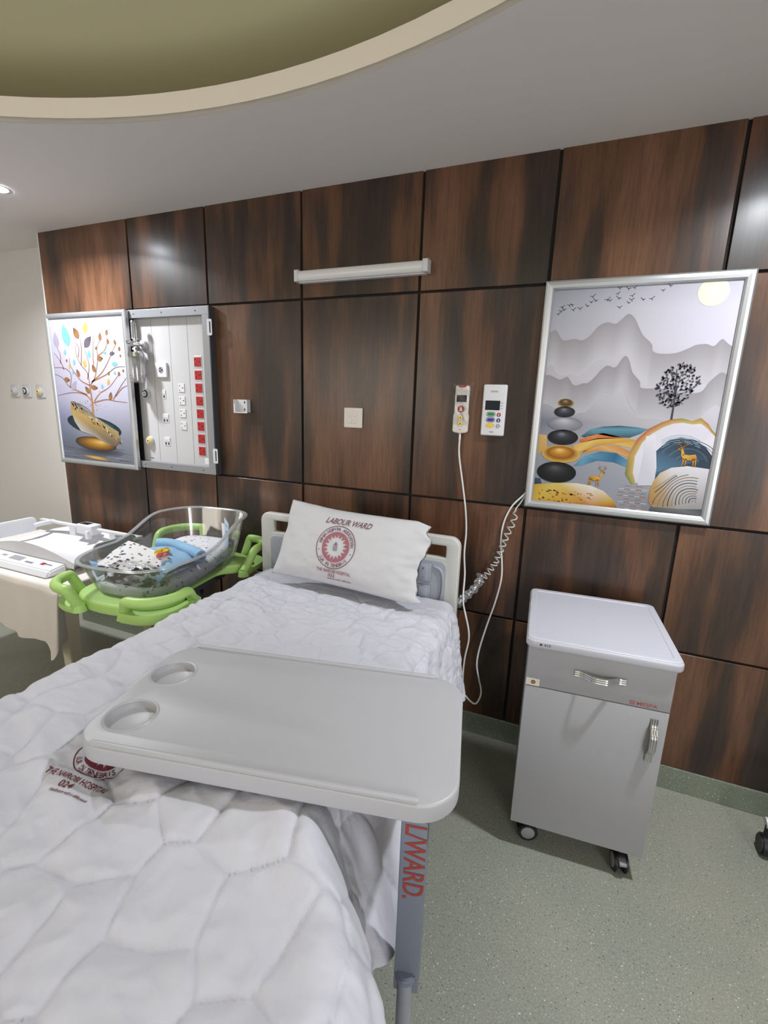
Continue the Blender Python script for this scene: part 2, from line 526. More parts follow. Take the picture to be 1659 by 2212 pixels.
def cell_edge(x, y, seed=0, jitter=0.75):
    """distance to the nearest seam of an irregular cell pattern"""
    x = np.asarray(x, float); y = np.asarray(y, float)
    ix, iy = np.floor(x), np.floor(y)
    D = []
    for dx in (-2, -1, 0, 1, 2):
        for dy in (-2, -1, 0, 1, 2):
            cx, cy = ix + dx, iy + dy
            px = cx + 0.5 + jitter * (_h(cx, cy, seed) - 0.5) + 0.5 * (np.mod(cy, 2) - 0.5)
            py = cy + 0.5 + jitter * (_h(cx, cy, seed + 7) - 0.5)
            D.append(np.hypot(px - x, py - y))
    D = np.sort(np.stack(D), 0)
    return D[1] - D[0]

def smooth01(t):
    t = np.clip(t, 0, 1); return t * t * (3 - 2 * t)

# ------------------------------------------------------------------ the room
CZ = 2.676                     # ceiling height
RC, RR, RH = (-1.08, -3.19), 2.57, 0.086
XL, XR, YF = -5.2, 2.6, -6.6
SEAM_X = [-3.357, -2.575, -1.996, -1.389, -0.761, -0.197, 0.414, 1.03, 1.64, 2.25, 2.6]
SEAM_Z = [0.115, 0.676, 1.236, 2.184, 2.676]

bm = BM(); box(bm, XL - .1, XR + .1, YF - .1, 0.4, -0.06, 0.0); struct('floor', bm, 'floor')
bm = BM()
b = plate([[(XL, YF), (XR, YF), (XR, 0.25), (XL, 0.25)], circle(RC[0], RC[1], RR, 128)], 0.02)
b.transform(Matrix.Translation((0, 0, CZ))); merge(bm, b); ceiling = struct('ceiling', bm, 'ceiling')
bm = BM(); ring_pts = circle(0, 0, RR, 128)
grid(128, 3, lambda u, v: (RC[0] + RR * math.cos(2 * PI * u), RC[1] + RR * math.sin(2 * PI * u), CZ + v * RH), bm, True)
grid(128, 2, lambda u, v: (RC[0] + (RR + v * .06) * math.cos(2 * PI * u), RC[1] + (RR + v * .06) * math.sin(2 * PI * u), CZ + RH), bm, True)
struct('trim_1', bm, 'rim', smooth=40)
bm = BM()
R2 = RR + 0.45; ZT = CZ + RH + 0.13
def dome(u, v):
    prof = [(RR + .06, CZ + RH), (R2 - .02, CZ + RH), (R2, CZ + RH + .02), (R2, ZT - .06), (R2 - .02, ZT - .015), (R2 - .08, ZT), (R2 * .5, ZT + .01), (0.01, ZT + .02)]
    p = prof[int(round(v * 7))]
    return (RC[0] + p[0] * math.cos(2 * PI * u), RC[1] + p[0] * math.sin(2 * PI * u), p[1])
grid(128, 8, dome, bm, True); struct('ceiling_recess', bm, 'green_paint', smooth=60, parent=ceiling)

bm = BM(); box(bm, SEAM_X[0], XR, 0.0125, 0.3, 0, CZ + .01); back = struct('wall_back', bm, 'groove')
rnd = random.Random(5)
for i in range(len(SEAM_X) - 1):
    for j in range(len(SEAM_Z) - 1):
        g = 0.0065
        bm = BM()
        x0 = SEAM_X[i] + (0 if i == 0 else g); x1 = SEAM_X[i + 1] - g
        box(bm, x0, x1, 0.0, 0.0135, SEAM_Z[j] + (0 if j == 0 else g * .85), SEAM_Z[j + 1] - (0 if j == 3 else g * .85), 0.0012, 1)
        o = obj('wall_panel', bm, 'wood', back, world=False)
        o['kind'] = 'structure'
bm = BM(); box(bm, SEAM_X[0] - .0, XR, -0.006, 0.012, 0.0, 0.115, 0.002); struct('baseboard_back', bm, 'skirting')
bm = BM(); box(bm, XL, SEAM_X[0], 0.2, 0.3, 0, CZ + .01); struct('wall_recess', bm, 'cream')
bm = BM(); box(bm, SEAM_X[0] - .012, SEAM_X[0] + .002, 0.0005, 0.2, 0, CZ); struct('trim_2', bm, 'cream')
bm = BM(); box(bm, XL, SEAM_X[0] - .012, 0.186, 0.2, 0.0, 0.115, 0.002); struct('baseboard_recess', bm, 'skirting')
bm = BM(); box(bm, XL - .1, XL, YF, 0.3, 0, CZ); struct('wall_left', bm, 'cream')
bm = BM(); box(bm, XR, XR + .1, YF, 0.3, 0, CZ); struct('wall_right', bm, 'cream')
bm = BM(); box(bm, XL, XR, YF - .1, YF, 0, CZ); struct('wall_front', bm, 'cream')

# ------------------------------------------------------------------ downlights
for i, (lx, ly) in enumerate(LAMP_SPOTS):
    t = thing('downlight', ['round recessed ceiling downlight in the plain ceiling near the cream side wall', 'round recessed ceiling downlight over the picture with mountains and moon'][i], 'light', (lx, ly, CZ), 0, 'recessed ceiling downlights')
    bm = BM(); ring(bm, lambda x, y: (lx + x, ly + y, CZ - .003), .055, .072); ring(bm, lambda x, y: (lx + x, ly + y, CZ - .003 + (.003 if math.hypot(x, y) > .071 else 0)), .072, .0725)
    obj('rim', bm, 'white', t)
    bm = BM(); bm.faces.new([bm.verts.new((lx + .055 * math.cos(a), ly + .055 * math.sin(a), CZ - .0025)) for a in [-2 * PI * k / 32 for k in range(32)]])
    obj('lamp_disc', bm, 'lamp', t)

# ------------------------------------------------------------------ printed pictures
class Art:
    """flat printed picture: polygons in wall coordinates (x, z) with a colour per corner"""
    def __init__(s, y, white=292, step=0.00025):
        s.bm = BM(); s.cl = s.bm.loops.layers.color.new('Col'); s.y = y; s.step = step; s.white = white
    def poly(s, pts, cols, k=0):
        if not isinstance(cols[0], (tuple, list)): cols = [cols] * len(pts)
        vs = [s.bm.verts.new((p[0], s.y - k * s.step, p[1])) for p in pts]
        f = s.bm.faces.new(vs)
        f.normal_update()
        for l, c in zip(f.loops, cols): l[s.cl] = (c[0] / s.white, c[1] / s.white, c[2] / s.white, 1)
    def strip(s, A, B, ca, cb, k=0):
        """band between two lines of equal length"""
        n = len(A)
        ca = ca if isinstance(ca[0], (tuple, list)) else [ca] * n
        cb = cb if isinstance(cb[0], (tuple, list)) else [cb] * n
        for i in range(n - 1):
            s.poly([A[i], A[i + 1], B[i + 1], B[i]], [ca[i], ca[i + 1], cb[i + 1], cb[i]], k)
    def ell(s, c, rx, rz, cols, k=0, rot=0.0, n=28, hi=(0, 0)):
        """ellipse shaded from the middle out"""
        R_ = len(cols) - 1
        def P(f, a):
            x, z = rx * f * math.cos(a), rz * f * math.sin(a)
            ox, oz = hi[0] * rx * (1 - f), hi[1] * rz * (1 - f)
            return (c[0] + (x + ox) * math.cos(rot) - (z + oz) * math.sin(rot), c[1] + (x + ox) * math.sin(rot) + (z + oz) * math.cos(rot))
        for q in range(R_):
            f0, f1 = q / R_, (q + 1) / R_
            for i in range(n):
                a0, a1 = 2 * PI * i / n, 2 * PI * (i + 1) / n
                if q == 0: s.poly([P(0, 0), P(f1, a0), P(f1, a1)], [cols[0], cols[1], cols[1]], k)
                else: s.poly([P(f0, a0), P(f1, a0), P(f1, a1), P(f0, a1)], [cols[q], cols[q + 1], cols[q + 1], cols[q]], k)
    def line(s, pts, w, col, k=0, n=4):
        P = [Vector((p[0], p[1], 0)) for p in pts]
        if n > 1 and len(P) > 2: P = spline(P, n)
        m = len(P); A, B, cs = [], [], []
        for i in range(m):
            d = P[min(i + 1, m - 1)] - P[max(i - 1, 0)]
            if d.length < 1e-9: d = Vector((1, 0, 0))
            nn = Vector((-d.y, d.x, 0)).normalized()
            ww = w if not isinstance(w, (tuple, list)) else w[0] + (w[1] - w[0]) * i / (m - 1)
            A.append(P[i] + nn * ww / 2); B.append(P[i] - nn * ww / 2)
            cs.append(col if not isinstance(col[0], (tuple, list)) else tuple(col[0][j] + (col[1][j] - col[0][j]) * i / (m - 1) for j in range(3)))
        s.strip(A, B, cs, cs, k)
    def leaf(s, p, tip, w, col, k=0, edge=None):
        p, t = Vector((p[0], p[1], 0)), Vector((tip[0], tip[1], 0))
        d = t - p; nn = Vector((-d.y, d.x, 0)).normalized()
        L_ = [p + d * f + nn * w / 2 * math.sin(PI * f ** .8) for f in (0, .15, .3, .45, .6, .75, .9, 1)]
        R_ = [p + d * f - nn * w / 2 * math.sin(PI * f ** .8) for f in (.9, .75, .6, .45, .3, .15)]
        pts = L_ + R_
        s.poly(pts, edge and [edge if i in (0, 7) else col for i in range(len(pts))] or col, k)
    def finish(s, parent, name='printed_artwork'):
        for f in s.bm.faces:
            if f.normal.y > 0: f.normal_flip()
        return obj(name, s.bm, 'print', parent)

def pic_frame(parent, x0, x1, z0, z1, y_back, y_front, w, m='alu'):
    """mitred round-faced picture frame, profile swept round the rectangle"""
    bm = BM()
    prof = [(0, y_back), (0, y_front + .006), (w * .18, y_front + .0015), (w * .5, y_front), (w * .82, y_front + .002), (w, y_front + .008), (w, y_front + .014)]
    V = []
    for (d, y) in prof:
        V.append([bm.verts.new(p) for p in ((x0 + d, y, z0 + d), (x1 - d, y, z0 + d), (x1 - d, y, z1 - d), (x0 + d, y, z1 - d))])
    for i in range(len(V) - 1):
        for k in range(4):
            bm.faces.new((V[i][k], V[i][(k + 1) % 4], V[i + 1][(k + 1) % 4], V[i + 1][k]))
    bm.faces.new(V[0])
    bmesh.ops.recalc_face_normals(bm, faces=bm.faces)
    return obj('frame', bm, m, parent)


# ------------------------------------------------------------------ picture with mountains, moon and deer
PX0, PX1, PZ0, PZ1 = -0.203, 0.513, 1.246, 2.19
pic = thing('framed_picture', 'silver framed picture of grey mountains, moon, stacked stones and golden deer', 'picture', ((PX0 + PX1) / 2, 0, PZ0))
pic_frame(pic, PX0, PX1, PZ0, PZ1, -0.001, -0.03, 0.034)
a = Art(-0.0165)
W0, W1, H0, H1 = PX0 + .03, PX1 - .03, PZ0 + .03, PZ1 - .03
def UV(u, v): return (W0 + (W1 - W0) * u, H0 + (H1 - H0) * v)
rows = [(1, (160, 165, 176), (190, 189, 200), (212, 209, 226)), (.9, (178, 180, 190), (205, 203, 213), (222, 219, 234)), (.75, (190, 188, 197), (207, 204, 213), (222, 218, 236)),
        (.6, (198, 195, 201), (205, 202, 209), (212, 208, 222)), (.46, (168, 168, 178), (192, 189, 196), (206, 203, 213)), (.40, (122, 127, 143), (182, 180, 187), (202, 199, 205)),
        (.33, (146, 148, 156), (187, 185, 189), (196, 194, 197)), (.25, (156, 158, 166), (168, 169, 179), (184, 181, 188)), (.1, (150, 154, 166), (156, 159, 172), (170, 170, 176)), (0, (130, 134, 146), (150, 152, 164), (110, 112, 120))]
us = [0, .5, 1]
for r0, r1 in zip(rows, rows[1:]):
    a.strip([UV(u, r0[0]) for u in us], [UV(u, r1[0]) for u in us], list(r0[1:]), list(r1[1:]), 0)
def fade(pts, drop, ctop, cbot, k):
    P = spline([(p[0], p[1], 0) for p in pts], 4)
    P = [(max(W0, min(W1, p[0])), p[1]) for p in P]
    a.strip(P, [(p[0], p[1] - drop * .5) for p in P], ctop, tuple((c + d) / 2 for c, d in zip(ctop, cbot)), k)
    a.strip([(p[0], p[1] - drop * .5) for p in P], [(p[0], p[1] - drop) for p in P], tuple((c + d) / 2 for c, d in zip(ctop, cbot)), cbot, k)
fade([(-0.1762,1.985),(-0.1479,2.0021),(-0.1255,1.9711),(-0.1084,1.9593),(-0.0715,1.9649),(-0.0399,1.9586),(-0.0118,1.978),(0.0143,2.0112),(0.0451,2.0255),(0.0752,2.0185),(0.0936,2.033),(0.1178,2.0542),(0.1416,2.0373),(0.1639,1.9979),(0.1817,1.9706),(0.2139,1.94),(0.2222,1.9129),(0.2523,1.9036),(0.3011,1.9061),(0.3414,1.9233),(0.3633,1.9346),(0.3968,1.937),(0.4211,1.9297),(0.4427,1.9539),(0.4628,1.9387),(0.4828,1.9242)], .14, (163, 158, 163), (206, 203, 210), 1)
fade([(-0.1805,1.8188),(-0.1511,1.8203),(-0.1104,1.8028),(-0.0809,1.8142),(-0.0572,1.7838),(-0.0379,1.7808),(-0.0201,1.7888),(0.0014,1.7911),(0.0259,1.817),(0.0414,1.8394),(0.0659,1.8597),(0.0965,1.8534),(0.1232,1.8955),(0.1427,1.88),(0.1604,1.8336),(0.1909,1.7997),(0.1984,1.7748),(0.2318,1.7723),(0.2683,1.7729),(0.3061,1.7613),(0.3452,1.756),(0.4033,1.762),(0.4242,1.7964),(0.4459,1.8232),(0.462,1.835),(0.4825,1.8246)], .12, (158, 154, 160), (196, 193, 199), 2)
moon = [(0.3898,2.1194)][0]
a.ell(moon, .05, .05, [(252, 251, 236), (250, 247, 226), (244, 240, 222)], 3)
for i, b in enumerate([(-0.1437,2.063),(-0.1349,2.0739),(-0.125,2.0809),(-0.1304,2.0904),(-0.1049,2.0955),(-0.0945,2.0962),(-0.0875,2.0781),(-0.0634,2.0814),(-0.0373,2.0906),(-0.0204,2.1249),(-0.0239,2.1039),(-0.0084,2.1092),(0.0344,2.1102),(0.0436,2.1067),(0.0745,2.1141),(0.0694,2.1309),(0.0737,2.1506),(0.1042,2.1477),(0.1265,2.1494),(0.0818,2.08),(0.1111,2.0958),(0.1219,2.1205),(0.1211,2.1059),(0.1603,2.1052),(0.1905,2.1066),(0.2246,2.1341),(0.2464,2.1498)]):
    w = .007 + .004 * ((i * 7) % 5) / 5; q = (i % 3 - 1) * .4
    a.line([(b[0] - w, b[1] + w * (.5 + q)), (b[0], b[1]), (b[0] + w, b[1] + w * (.5 - q))], (.0016, .0026), (70, 72, 84), 3)
    a.line([(b[0], b[1]), (b[0] + w * .3, b[1] - w * .7)], .002, (70, 72, 84), 3, 1)
# ribbons of colour behind the stones
for pts, c0, c1 in [
    ([(-0.0011,1.5722),(0.0332,1.603),(0.0812,1.6167),(0.1411,1.6227),(0.2068,1.6193),(0.2471,1.6135),(0.2219,1.5941),(0.1832,1.5757),(0.123,1.5757),(0.0604,1.5843),(0.0121,1.5682)], (36, 66, 86), (104, 158, 176)),
    ([(-0.0056,1.5563),(0.0361,1.579),(0.0846,1.5896),(0.1346,1.5803),(0.1655,1.5741),(0.0631,1.563),(0.0021,1.5445)], (196, 92, 44), (222, 142, 80)),
    ([(-0.0287,1.533),(0.0626,1.567),(0.1595,1.5744),(0.2109,1.5674),(0.1957,1.5349),(0.1268,1.5466),(0.0662,1.5375),(0.0193,1.5072),(-0.0127,1.5064)], (206, 152, 52), (232, 196, 112)),
    ([(0.0158,1.5097),(0.0785,1.5383),(0.1393,1.5434),(0.1934,1.5215),(0.1909,1.4947),(0.1308,1.5147),(0.0688,1.516),(0.0109,1.497)], (202, 132, 62), (226, 178, 112)),
    ([(-0.0153,1.4436),(0.0212,1.4908),(0.0817,1.5127),(0.1436,1.5102),(0.1947,1.4803),(0.1871,1.4555),(0.1363,1.4719),(0.0739,1.474),(0.0135,1.4473)], (34, 98, 138), (112, 164, 190)),
    ([(-0.1749,1.5733),(-0.1379,1.5683),(-0.1325,1.5161),(-0.1711,1.4816)], (206, 160, 84), (224, 190, 130)),
    ([(-0.1762,1.3801),(-0.1457,1.3791),(-0.1359,1.3509),(-0.176,1.3493)], (40, 62, 84), (70, 92, 112))]:
    a.poly(pts, [tuple(c0[j] + (c1[j] - c0[j]) * (.5 + .5 * math.sin(i * 1.7)) for j in range(3)) for i in range(len(pts))], 3)
# agate arch
outer = [(0.2177,1.3843),(0.188,1.4258),(0.1894,1.5066),(0.2131,1.5728),(0.2481,1.6148),(0.2899,1.6423),(0.3215,1.6562),(0.3594,1.6609),(0.3935,1.6518),(0.421,1.6652),(0.4484,1.643),(0.4623,1.6222),(0.4842,1.6005)]
inner = [(0.2305,1.3923),(0.2151,1.4349),(0.2139,1.5017),(0.2326,1.5589),(0.2622,1.5962),(0.2982,1.6236),(0.3296,1.639),(0.362,1.6442),(0.3954,1.6394),(0.4244,1.6432),(0.4456,1.6275),(0.4594,1.614),(0.4819,1.5924)]
rr_ = random.Random(3)
a.strip(outer, inner, [(150 + rr_.randint(-40, 50), 112 + rr_.randint(-30, 40), 62) for _ in outer], [(206, 178, 110)] * len(inner), 5)
a.poly([(0.2305,1.3923),(0.2151,1.4349),(0.2139,1.5017),(0.2326,1.5589),(0.2622,1.5962),(0.2982,1.6236),(0.3296,1.639),(0.362,1.6442),(0.3954,1.6394),(0.4244,1.6432),(0.4456,1.6275),(0.4594,1.614),(0.4819,1.5924),(0.4841,1.4511),(0.3025,1.3923)], [(218, 214, 224), (224, 220, 232), (232, 229, 238), (228, 225, 234), (226, 224, 232)] * 3, 4)
a.poly([(0.2936,1.3934),(0.2647,1.4324),(0.2652,1.4922),(0.2862,1.5277),(0.3034,1.5483),(0.3275,1.5767),(0.3651,1.5865),(0.4099,1.5802),(0.4512,1.5576),(0.4821,1.5176),(0.4854,1.4704),(0.3503,1.4594),(0.3122,1.4265)], [(120, 160, 186), (96, 138, 168), (70, 104, 130), (50, 76, 98)] + [(40, 58, 78)] * 9, 5)
cx_, cz_ = [(0.3973,1.4826)][0]
for i in range(9):
    r_ = .028 + i * .0085
    a.line([(cx_ + r_ * 1.15 * math.cos(t), cz_ + r_ * math.sin(t)) for t in [.25 + .24 * k for k in range(11)]], .0018, [(38, 54, 70), (96, 122, 142), (28, 42, 58)][i % 3], 6, 2)
for i in range(5):
    a.line([(p[0] - .004 + .001 * i, p[1] - .012 - .007 * i) for p in [(0.3041,1.5825),(0.3298,1.5998),(0.3619,1.6078),(0.4007,1.6048),(0.4354,1.5898)]], .0018, (150, 186, 206), 6, 3)
a.poly([(0.2435,1.5856),(0.2769,1.5938),(0.2974,1.4617),(0.2973,1.3884),(0.2389,1.3829),(0.2429,1.4839)], [(236, 234, 242)] * 3 + [(214, 212, 222)] * 3, 6)
# ripples on the water
rr_ = random.Random(9)
for i, p in enumerate([(0.1731,1.3766),(0.2683,1.3856),(0.1718,1.3627),(0.2643,1.3717),(0.1706,1.3487),(0.272,1.3589),(0.1693,1.3347),(0.2797,1.3461),(0.1741,1.3213),(0.2786,1.3324),(0.1759,1.3075),(0.2775,1.3186),(0.1807,1.2941),(0.2823,1.3054),(0.1825,1.2802),(0.2905,1.2891)][::2]):
    for q in range(5):
        x = p[0] + q * .021
        a.line([(x, p[1]), (x + .012, p[1] + .0015), (x + .022, p[1])], .003, [(196, 156, 116), (206, 204, 214), (140, 128, 128), (176, 120, 76)][(i + q * 2) % 4], 2, 2)
# sawn log with rings
a.poly([(0.2865,1.3604),(0.2925,1.4014),(0.3129,1.4418),(0.3494,1.4658),(0.4038,1.4766),(0.4822,1.4701),(0.4902,1.3022),(0.3981,1.29),(0.3106,1.2935),(0.2881,1.3197)], [(186, 142, 70), (196, 160, 96), (212, 190, 150), (228, 224, 228), (232, 229, 236), (226, 223, 230), (150, 148, 150), (160, 156, 154), (180, 160, 110), (176, 130, 62)], 7)
lc = [(0.4464,1.3356)][0]
for i in range(13):
    r_ = .006 + i * .0092
    sq = 1 + .35 * (i / 12)
    run = []
    for k in range(31):
        t = -.35 + k * (PI + .75) / 30
        wob = 1 + .13 * math.sin(3 * t + i * .3) * (i / 12)
        x, z = lc[0] + r_ * sq * wob * math.cos(t) - i * .0012, lc[1] + r_ * wob * math.sin(t)
        ok = lc[0] - .150 + .25 * max(0, z - lc[1] - .06) < x < W1 - .028 and H0 + .02 < z < lc[1] + .108
        if ok: run.append((x, z))
        if (not ok or k == 30):
            if len(run) > 2: a.line(run, .0034 if i % 2 else .0024, (66, 64, 66) if i % 3 else (146, 124, 84), 8, 2)
            run = []
a.poly([(0.2979,1.3003),(0.3964,1.3013),(0.489,1.31),(0.488,1.274),(0.3944,1.2761),(0.2949,1.2793)], [(96, 98, 104), (120, 122, 126), (74, 76, 82)] * 2, 9)
# bare tree with loose leaves
a.line([(0.3217,1.655),(0.3219,1.7062),(0.3203,1.7616),(0.3155,1.8162),(0.3132,1.8464)], (.0075, .002), (58, 60, 70), 8)
rr_ = random.Random(21)
for bpt in [(0.2737,1.7545),(0.2842,1.7977),(0.2954,1.8342),(0.3325,1.8404),(0.3585,1.8106),(0.3712,1.7626),(0.3516,1.7132),(0.2995,1.7303)]:
    o_ = [(0.3219,1.7432)][0]
    a.line([o_, ((o_[0] + bpt[0]) / 2, (o_[1] + bpt[1]) / 2 + .006), bpt], .0016, (62, 64, 74), 8)
for i in range(230):
    t, r_ = rr_.random() * 2 * PI, math.sqrt(rr_.random())
    c_ = [(0.3237,1.783)][0]
    x, z = c_[0] + .066 * r_ * math.cos(t) + (-.012 if math.sin(t) < 0 else .006), c_[1] + .082 * r_ * math.sin(t)
    t2 = rr_.random() * PI
    a.leaf((x, z), (x + .011 * math.cos(t2), z + .011 * math.sin(t2)), .006, (rr_.randint(52, 84),) * 2 + (rr_.randint(66, 96),), 9)
# stack of stones
a.poly([(-0.1753,1.3494),(-0.0761,1.3652),(0.0029,1.3704),(0.0616,1.366),(0.1148,1.3466),(0.1567,1.3124),(0.1741,1.2828),(0.1757,1.2703),(0.0731,1.2706),(-0.1747,1.2657)], [(206, 160, 52), (222, 198, 110), (236, 230, 214), (238, 234, 224), (232, 226, 210), (206, 172, 70), (170, 92, 40), (150, 70, 34), (196, 122, 40), (216, 178, 52)], 4)
STONE = [(-0.0824,1.4113),(-0.0719,1.492),(-0.0725,1.5635),(-0.0697,1.6212),(-0.0765,1.6704),(-0.0754,1.7073)]
rr_ = random.Random(5)
mb = [(-0.0494,1.3049)][0]
for i in range(60):
    x, z = mb[0] + rr_.uniform(-.095, .12), mb[1] + rr_.uniform(-.03, .028)
    a.ell((x, z), rr_.uniform(.002, .008), rr_.uniform(.0015, .004), [(196, 140, 34), (178, 112, 30)] if i % 3 else [(120, 70, 30), (150, 90, 34)], 5, n=7)
for si, (cx, cy, rx, rz, cols, rot) in enumerate([
    (348, 1318, .081, .046, [(92, 92, 98), (50, 50, 54), (26, 26, 30), (14, 14, 18)], 0), (377, 1205, .078, .0375, [(246, 214, 130), (206, 142, 46), (150, 92, 24), (226, 184, 84)], 0),
    (388, 1102, .062, .0325, [(130, 132, 140), (62, 64, 72), (34, 36, 42), (22, 22, 28)], 0), (402, 1018, .071, .0295, [(206, 206, 214), (176, 176, 186), (146, 146, 156), (128, 128, 138)], -.03),
    (400, 945, .042, .023, [(140, 140, 150), (78, 80, 90), (48, 48, 56), (38, 36, 40)], 0), (408, 890, .031, .0178, [(190, 150, 84), (110, 88, 56), (62, 54, 46), (170, 130, 60)], -.06)]):
    c_ = STONE[si]
    a.ell(c_, rx, rz, cols, 6 + (cy > 1150) * 1 + (cy > 1250), rot, hi=(-.1, .5))
# two golden deer
def deer(o, s, flip, k):
    def P(x, y): return (o[0] + (-x if flip else x) * s, o[1] + y * s)
    G, D_ = (226, 168, 62), (170, 112, 34)
    a.poly([P(-.36, .62), P(-.28, .74), P(0, .70), P(.34, .76), (P(.44, .60)), P(.40, .44), P(.1, .38), P(-.24, .42)], [G, G, G, G, D_, D_, D_, G], k)
    a.poly([P(-.38, .62), P(-.22, .72), P(-.30, 1.02), P(-.46, 1.10), P(-.52, 1.02), P(-.42, .96)], [G, G, D_, G, G, G], k)
    a.poly([P(-.34, 1.06), P(-.44, 1.14), P(-.62, 1.04), P(-.60, .98)], [G, G, D_, D_], k)
    for (x0, x1) in ((-.24, -.28), (-.12, -.12), (.26, .30), (.38, .42)): a.line([P(x0, .48), P((x0 + x1) / 2 + .02, .24), P(x1, 0)], (.085 * s, .04 * s), (G, D_), k, 2)
    for q in (-1, 1):
        a.line([P(-.38, 1.12), P(-.38 + .16 * q, 1.30), P(-.38 + .26 * q, 1.52)], (.045 * s, .02 * s), D_, k, 3)
        a.line([P(-.38 + .13 * q, 1.27), P(-.38 + .32 * q, 1.34)], .025 * s, D_, k, 1); a.line([P(-.38 + .19 * q, 1.36), P(-.38 + .08 * q, 1.52)], .025 * s, D_, k, 1)
deer([(0.4015,1.4732)][0], .066, False, 10)
deer([(0.0776,1.3661)][0], .058, True, 10)
a.finish(pic)

# ------------------------------------------------------------------ sliding picture with a tree and a boat of stone
SX0, SX1, SZ0, SZ1 = -3.277, -2.556, 1.222, 2.173
pic2 = thing('sliding_framed_picture', 'silver framed picture of a leafy tree over a stone boat, slid left on its rails', 'picture', ((SX0 + SX1) / 2, 0, SZ0))
pic_frame(pic2, SX0, SX1, SZ0, SZ1, -0.050, -0.078, 0.03)
a = Art(-0.066, 305)
W0, W1, H0, H1 = SX0 + .026, SX1 - .026, SZ0 + .026, SZ1 - .026
rows = [(1, (206, 202, 222), (226, 223, 244), (232, 229, 250)), (.7, (198, 194, 216), (222, 218, 240), (226, 222, 244)), (.45, (186, 184, 208), (208, 205, 226), (212, 209, 230)), (.32, (142, 150, 180), (184, 184, 206), (186, 186, 206)),
        (.2, (126, 134, 156), (160, 162, 178), (160, 162, 178)), (.1, (110, 116, 134), (126, 130, 144), (140, 142, 156)), (0, (126, 134, 150), (120, 124, 136), (132, 134, 146))]
for r0, r1 in zip(rows, rows[1:]):
    a.strip([UV(u, r0[0]) for u in us], [UV(u, r1[0]) for u in us], list(r0[1:]), list(r1[1:]), 0)
for i, p in enumerate([(-3.228,1.329),(-3.2017,1.2989),(-3.2233,1.2656),(-3.0795,1.2862),(-2.8083,1.315),(-2.7198,1.341),(-2.6674,1.3147),(-2.6994,1.2825),(-3.1142,1.2627),(-3.1348,1.3244),(-2.7837,1.2864),(-2.6732,1.2694)]):
    a.line([(p[0] - .05, p[1]), (p[0], p[1] + .002), (p[0] + .06, p[1])], (.004, .001), [(86, 92, 108), (172, 176, 190), (70, 74, 88)][i % 3], 1, 2)
for br in [[(-2.9197,1.6376),(-2.9264,1.7345),(-2.936,1.8111),(-2.9863,1.8586),(-3.0206,1.9158),(-3.024,1.982)], [(-2.9264,1.7345),(-3.0019,1.7625),(-3.0529,1.8105),(-3.0893,1.8587),(-3.0884,1.9068)], [(-2.9421,1.7728),(-2.9142,1.8586),(-2.9407,1.962)],
           [(-2.9221,1.7346),(-2.8675,1.7925),(-2.8309,1.8958),(-2.8283,1.9605),(-2.7939,2.0057)], [(-2.8282,1.9143),(-2.769,1.9414),(-2.7353,1.9865),(-2.7357,2.0316)], [(-2.909,1.754),(-2.8084,1.8118),(-2.7439,1.8769),(-2.6945,1.9406),(-2.6629,1.9762)],
           [(-2.9011,1.7588),(-2.7681,1.8026),(-2.6805,1.8447),(-2.5999,1.8493)], [(-2.9067,1.6282),(-2.7896,1.6507),(-2.7075,1.6433),(-2.6067,1.6366)], [(-2.9197,1.6376),(-2.9859,1.68),(-3.1037,1.6874),(-3.2461,1.6644)],
           [(-2.9573,1.6758),(-3.1129,1.7219),(-3.1786,1.7803),(-3.2591,1.8044)], [(-3.1129,1.7219),(-3.0918,1.8005),(-3.1453,1.8393),(-3.2516,1.844)], [(-3.1546,1.8295),(-3.1762,1.8782),(-3.2342,1.9369)], [(-3.181,1.8685),(-3.175,1.9267),(-3.1983,1.9655)],
           [(-2.8979,1.6382),(-2.8406,1.6879),(-2.751,1.7277),(-2.6591,1.8033)], [(-2.7269,1.6523),(-2.6553,1.7292),(-2.5948,1.7854)], [(-2.7036,1.6719),(-2.643,1.7201),(-2.5939,1.7394)], [(-3.0076,1.9062),(-2.991,1.9627),(-3.0209,2.0007)], [(-2.9863,1.8586),(-2.9678,1.9717),(-2.9746,2.0184)], [(-2.8716,1.8586),(-2.8659,1.9425),(-2.845,2.034)]]:
    a.line(br, (.0095, .003), ((176, 128, 92), (136, 110, 110)), 2)
a.line([(-2.9238,1.5441),(-2.9199,1.5886),(-2.9197,1.6376),(-2.9265,1.7249)], (.024, .011), ((206, 160, 104), (176, 122, 84)), 3)
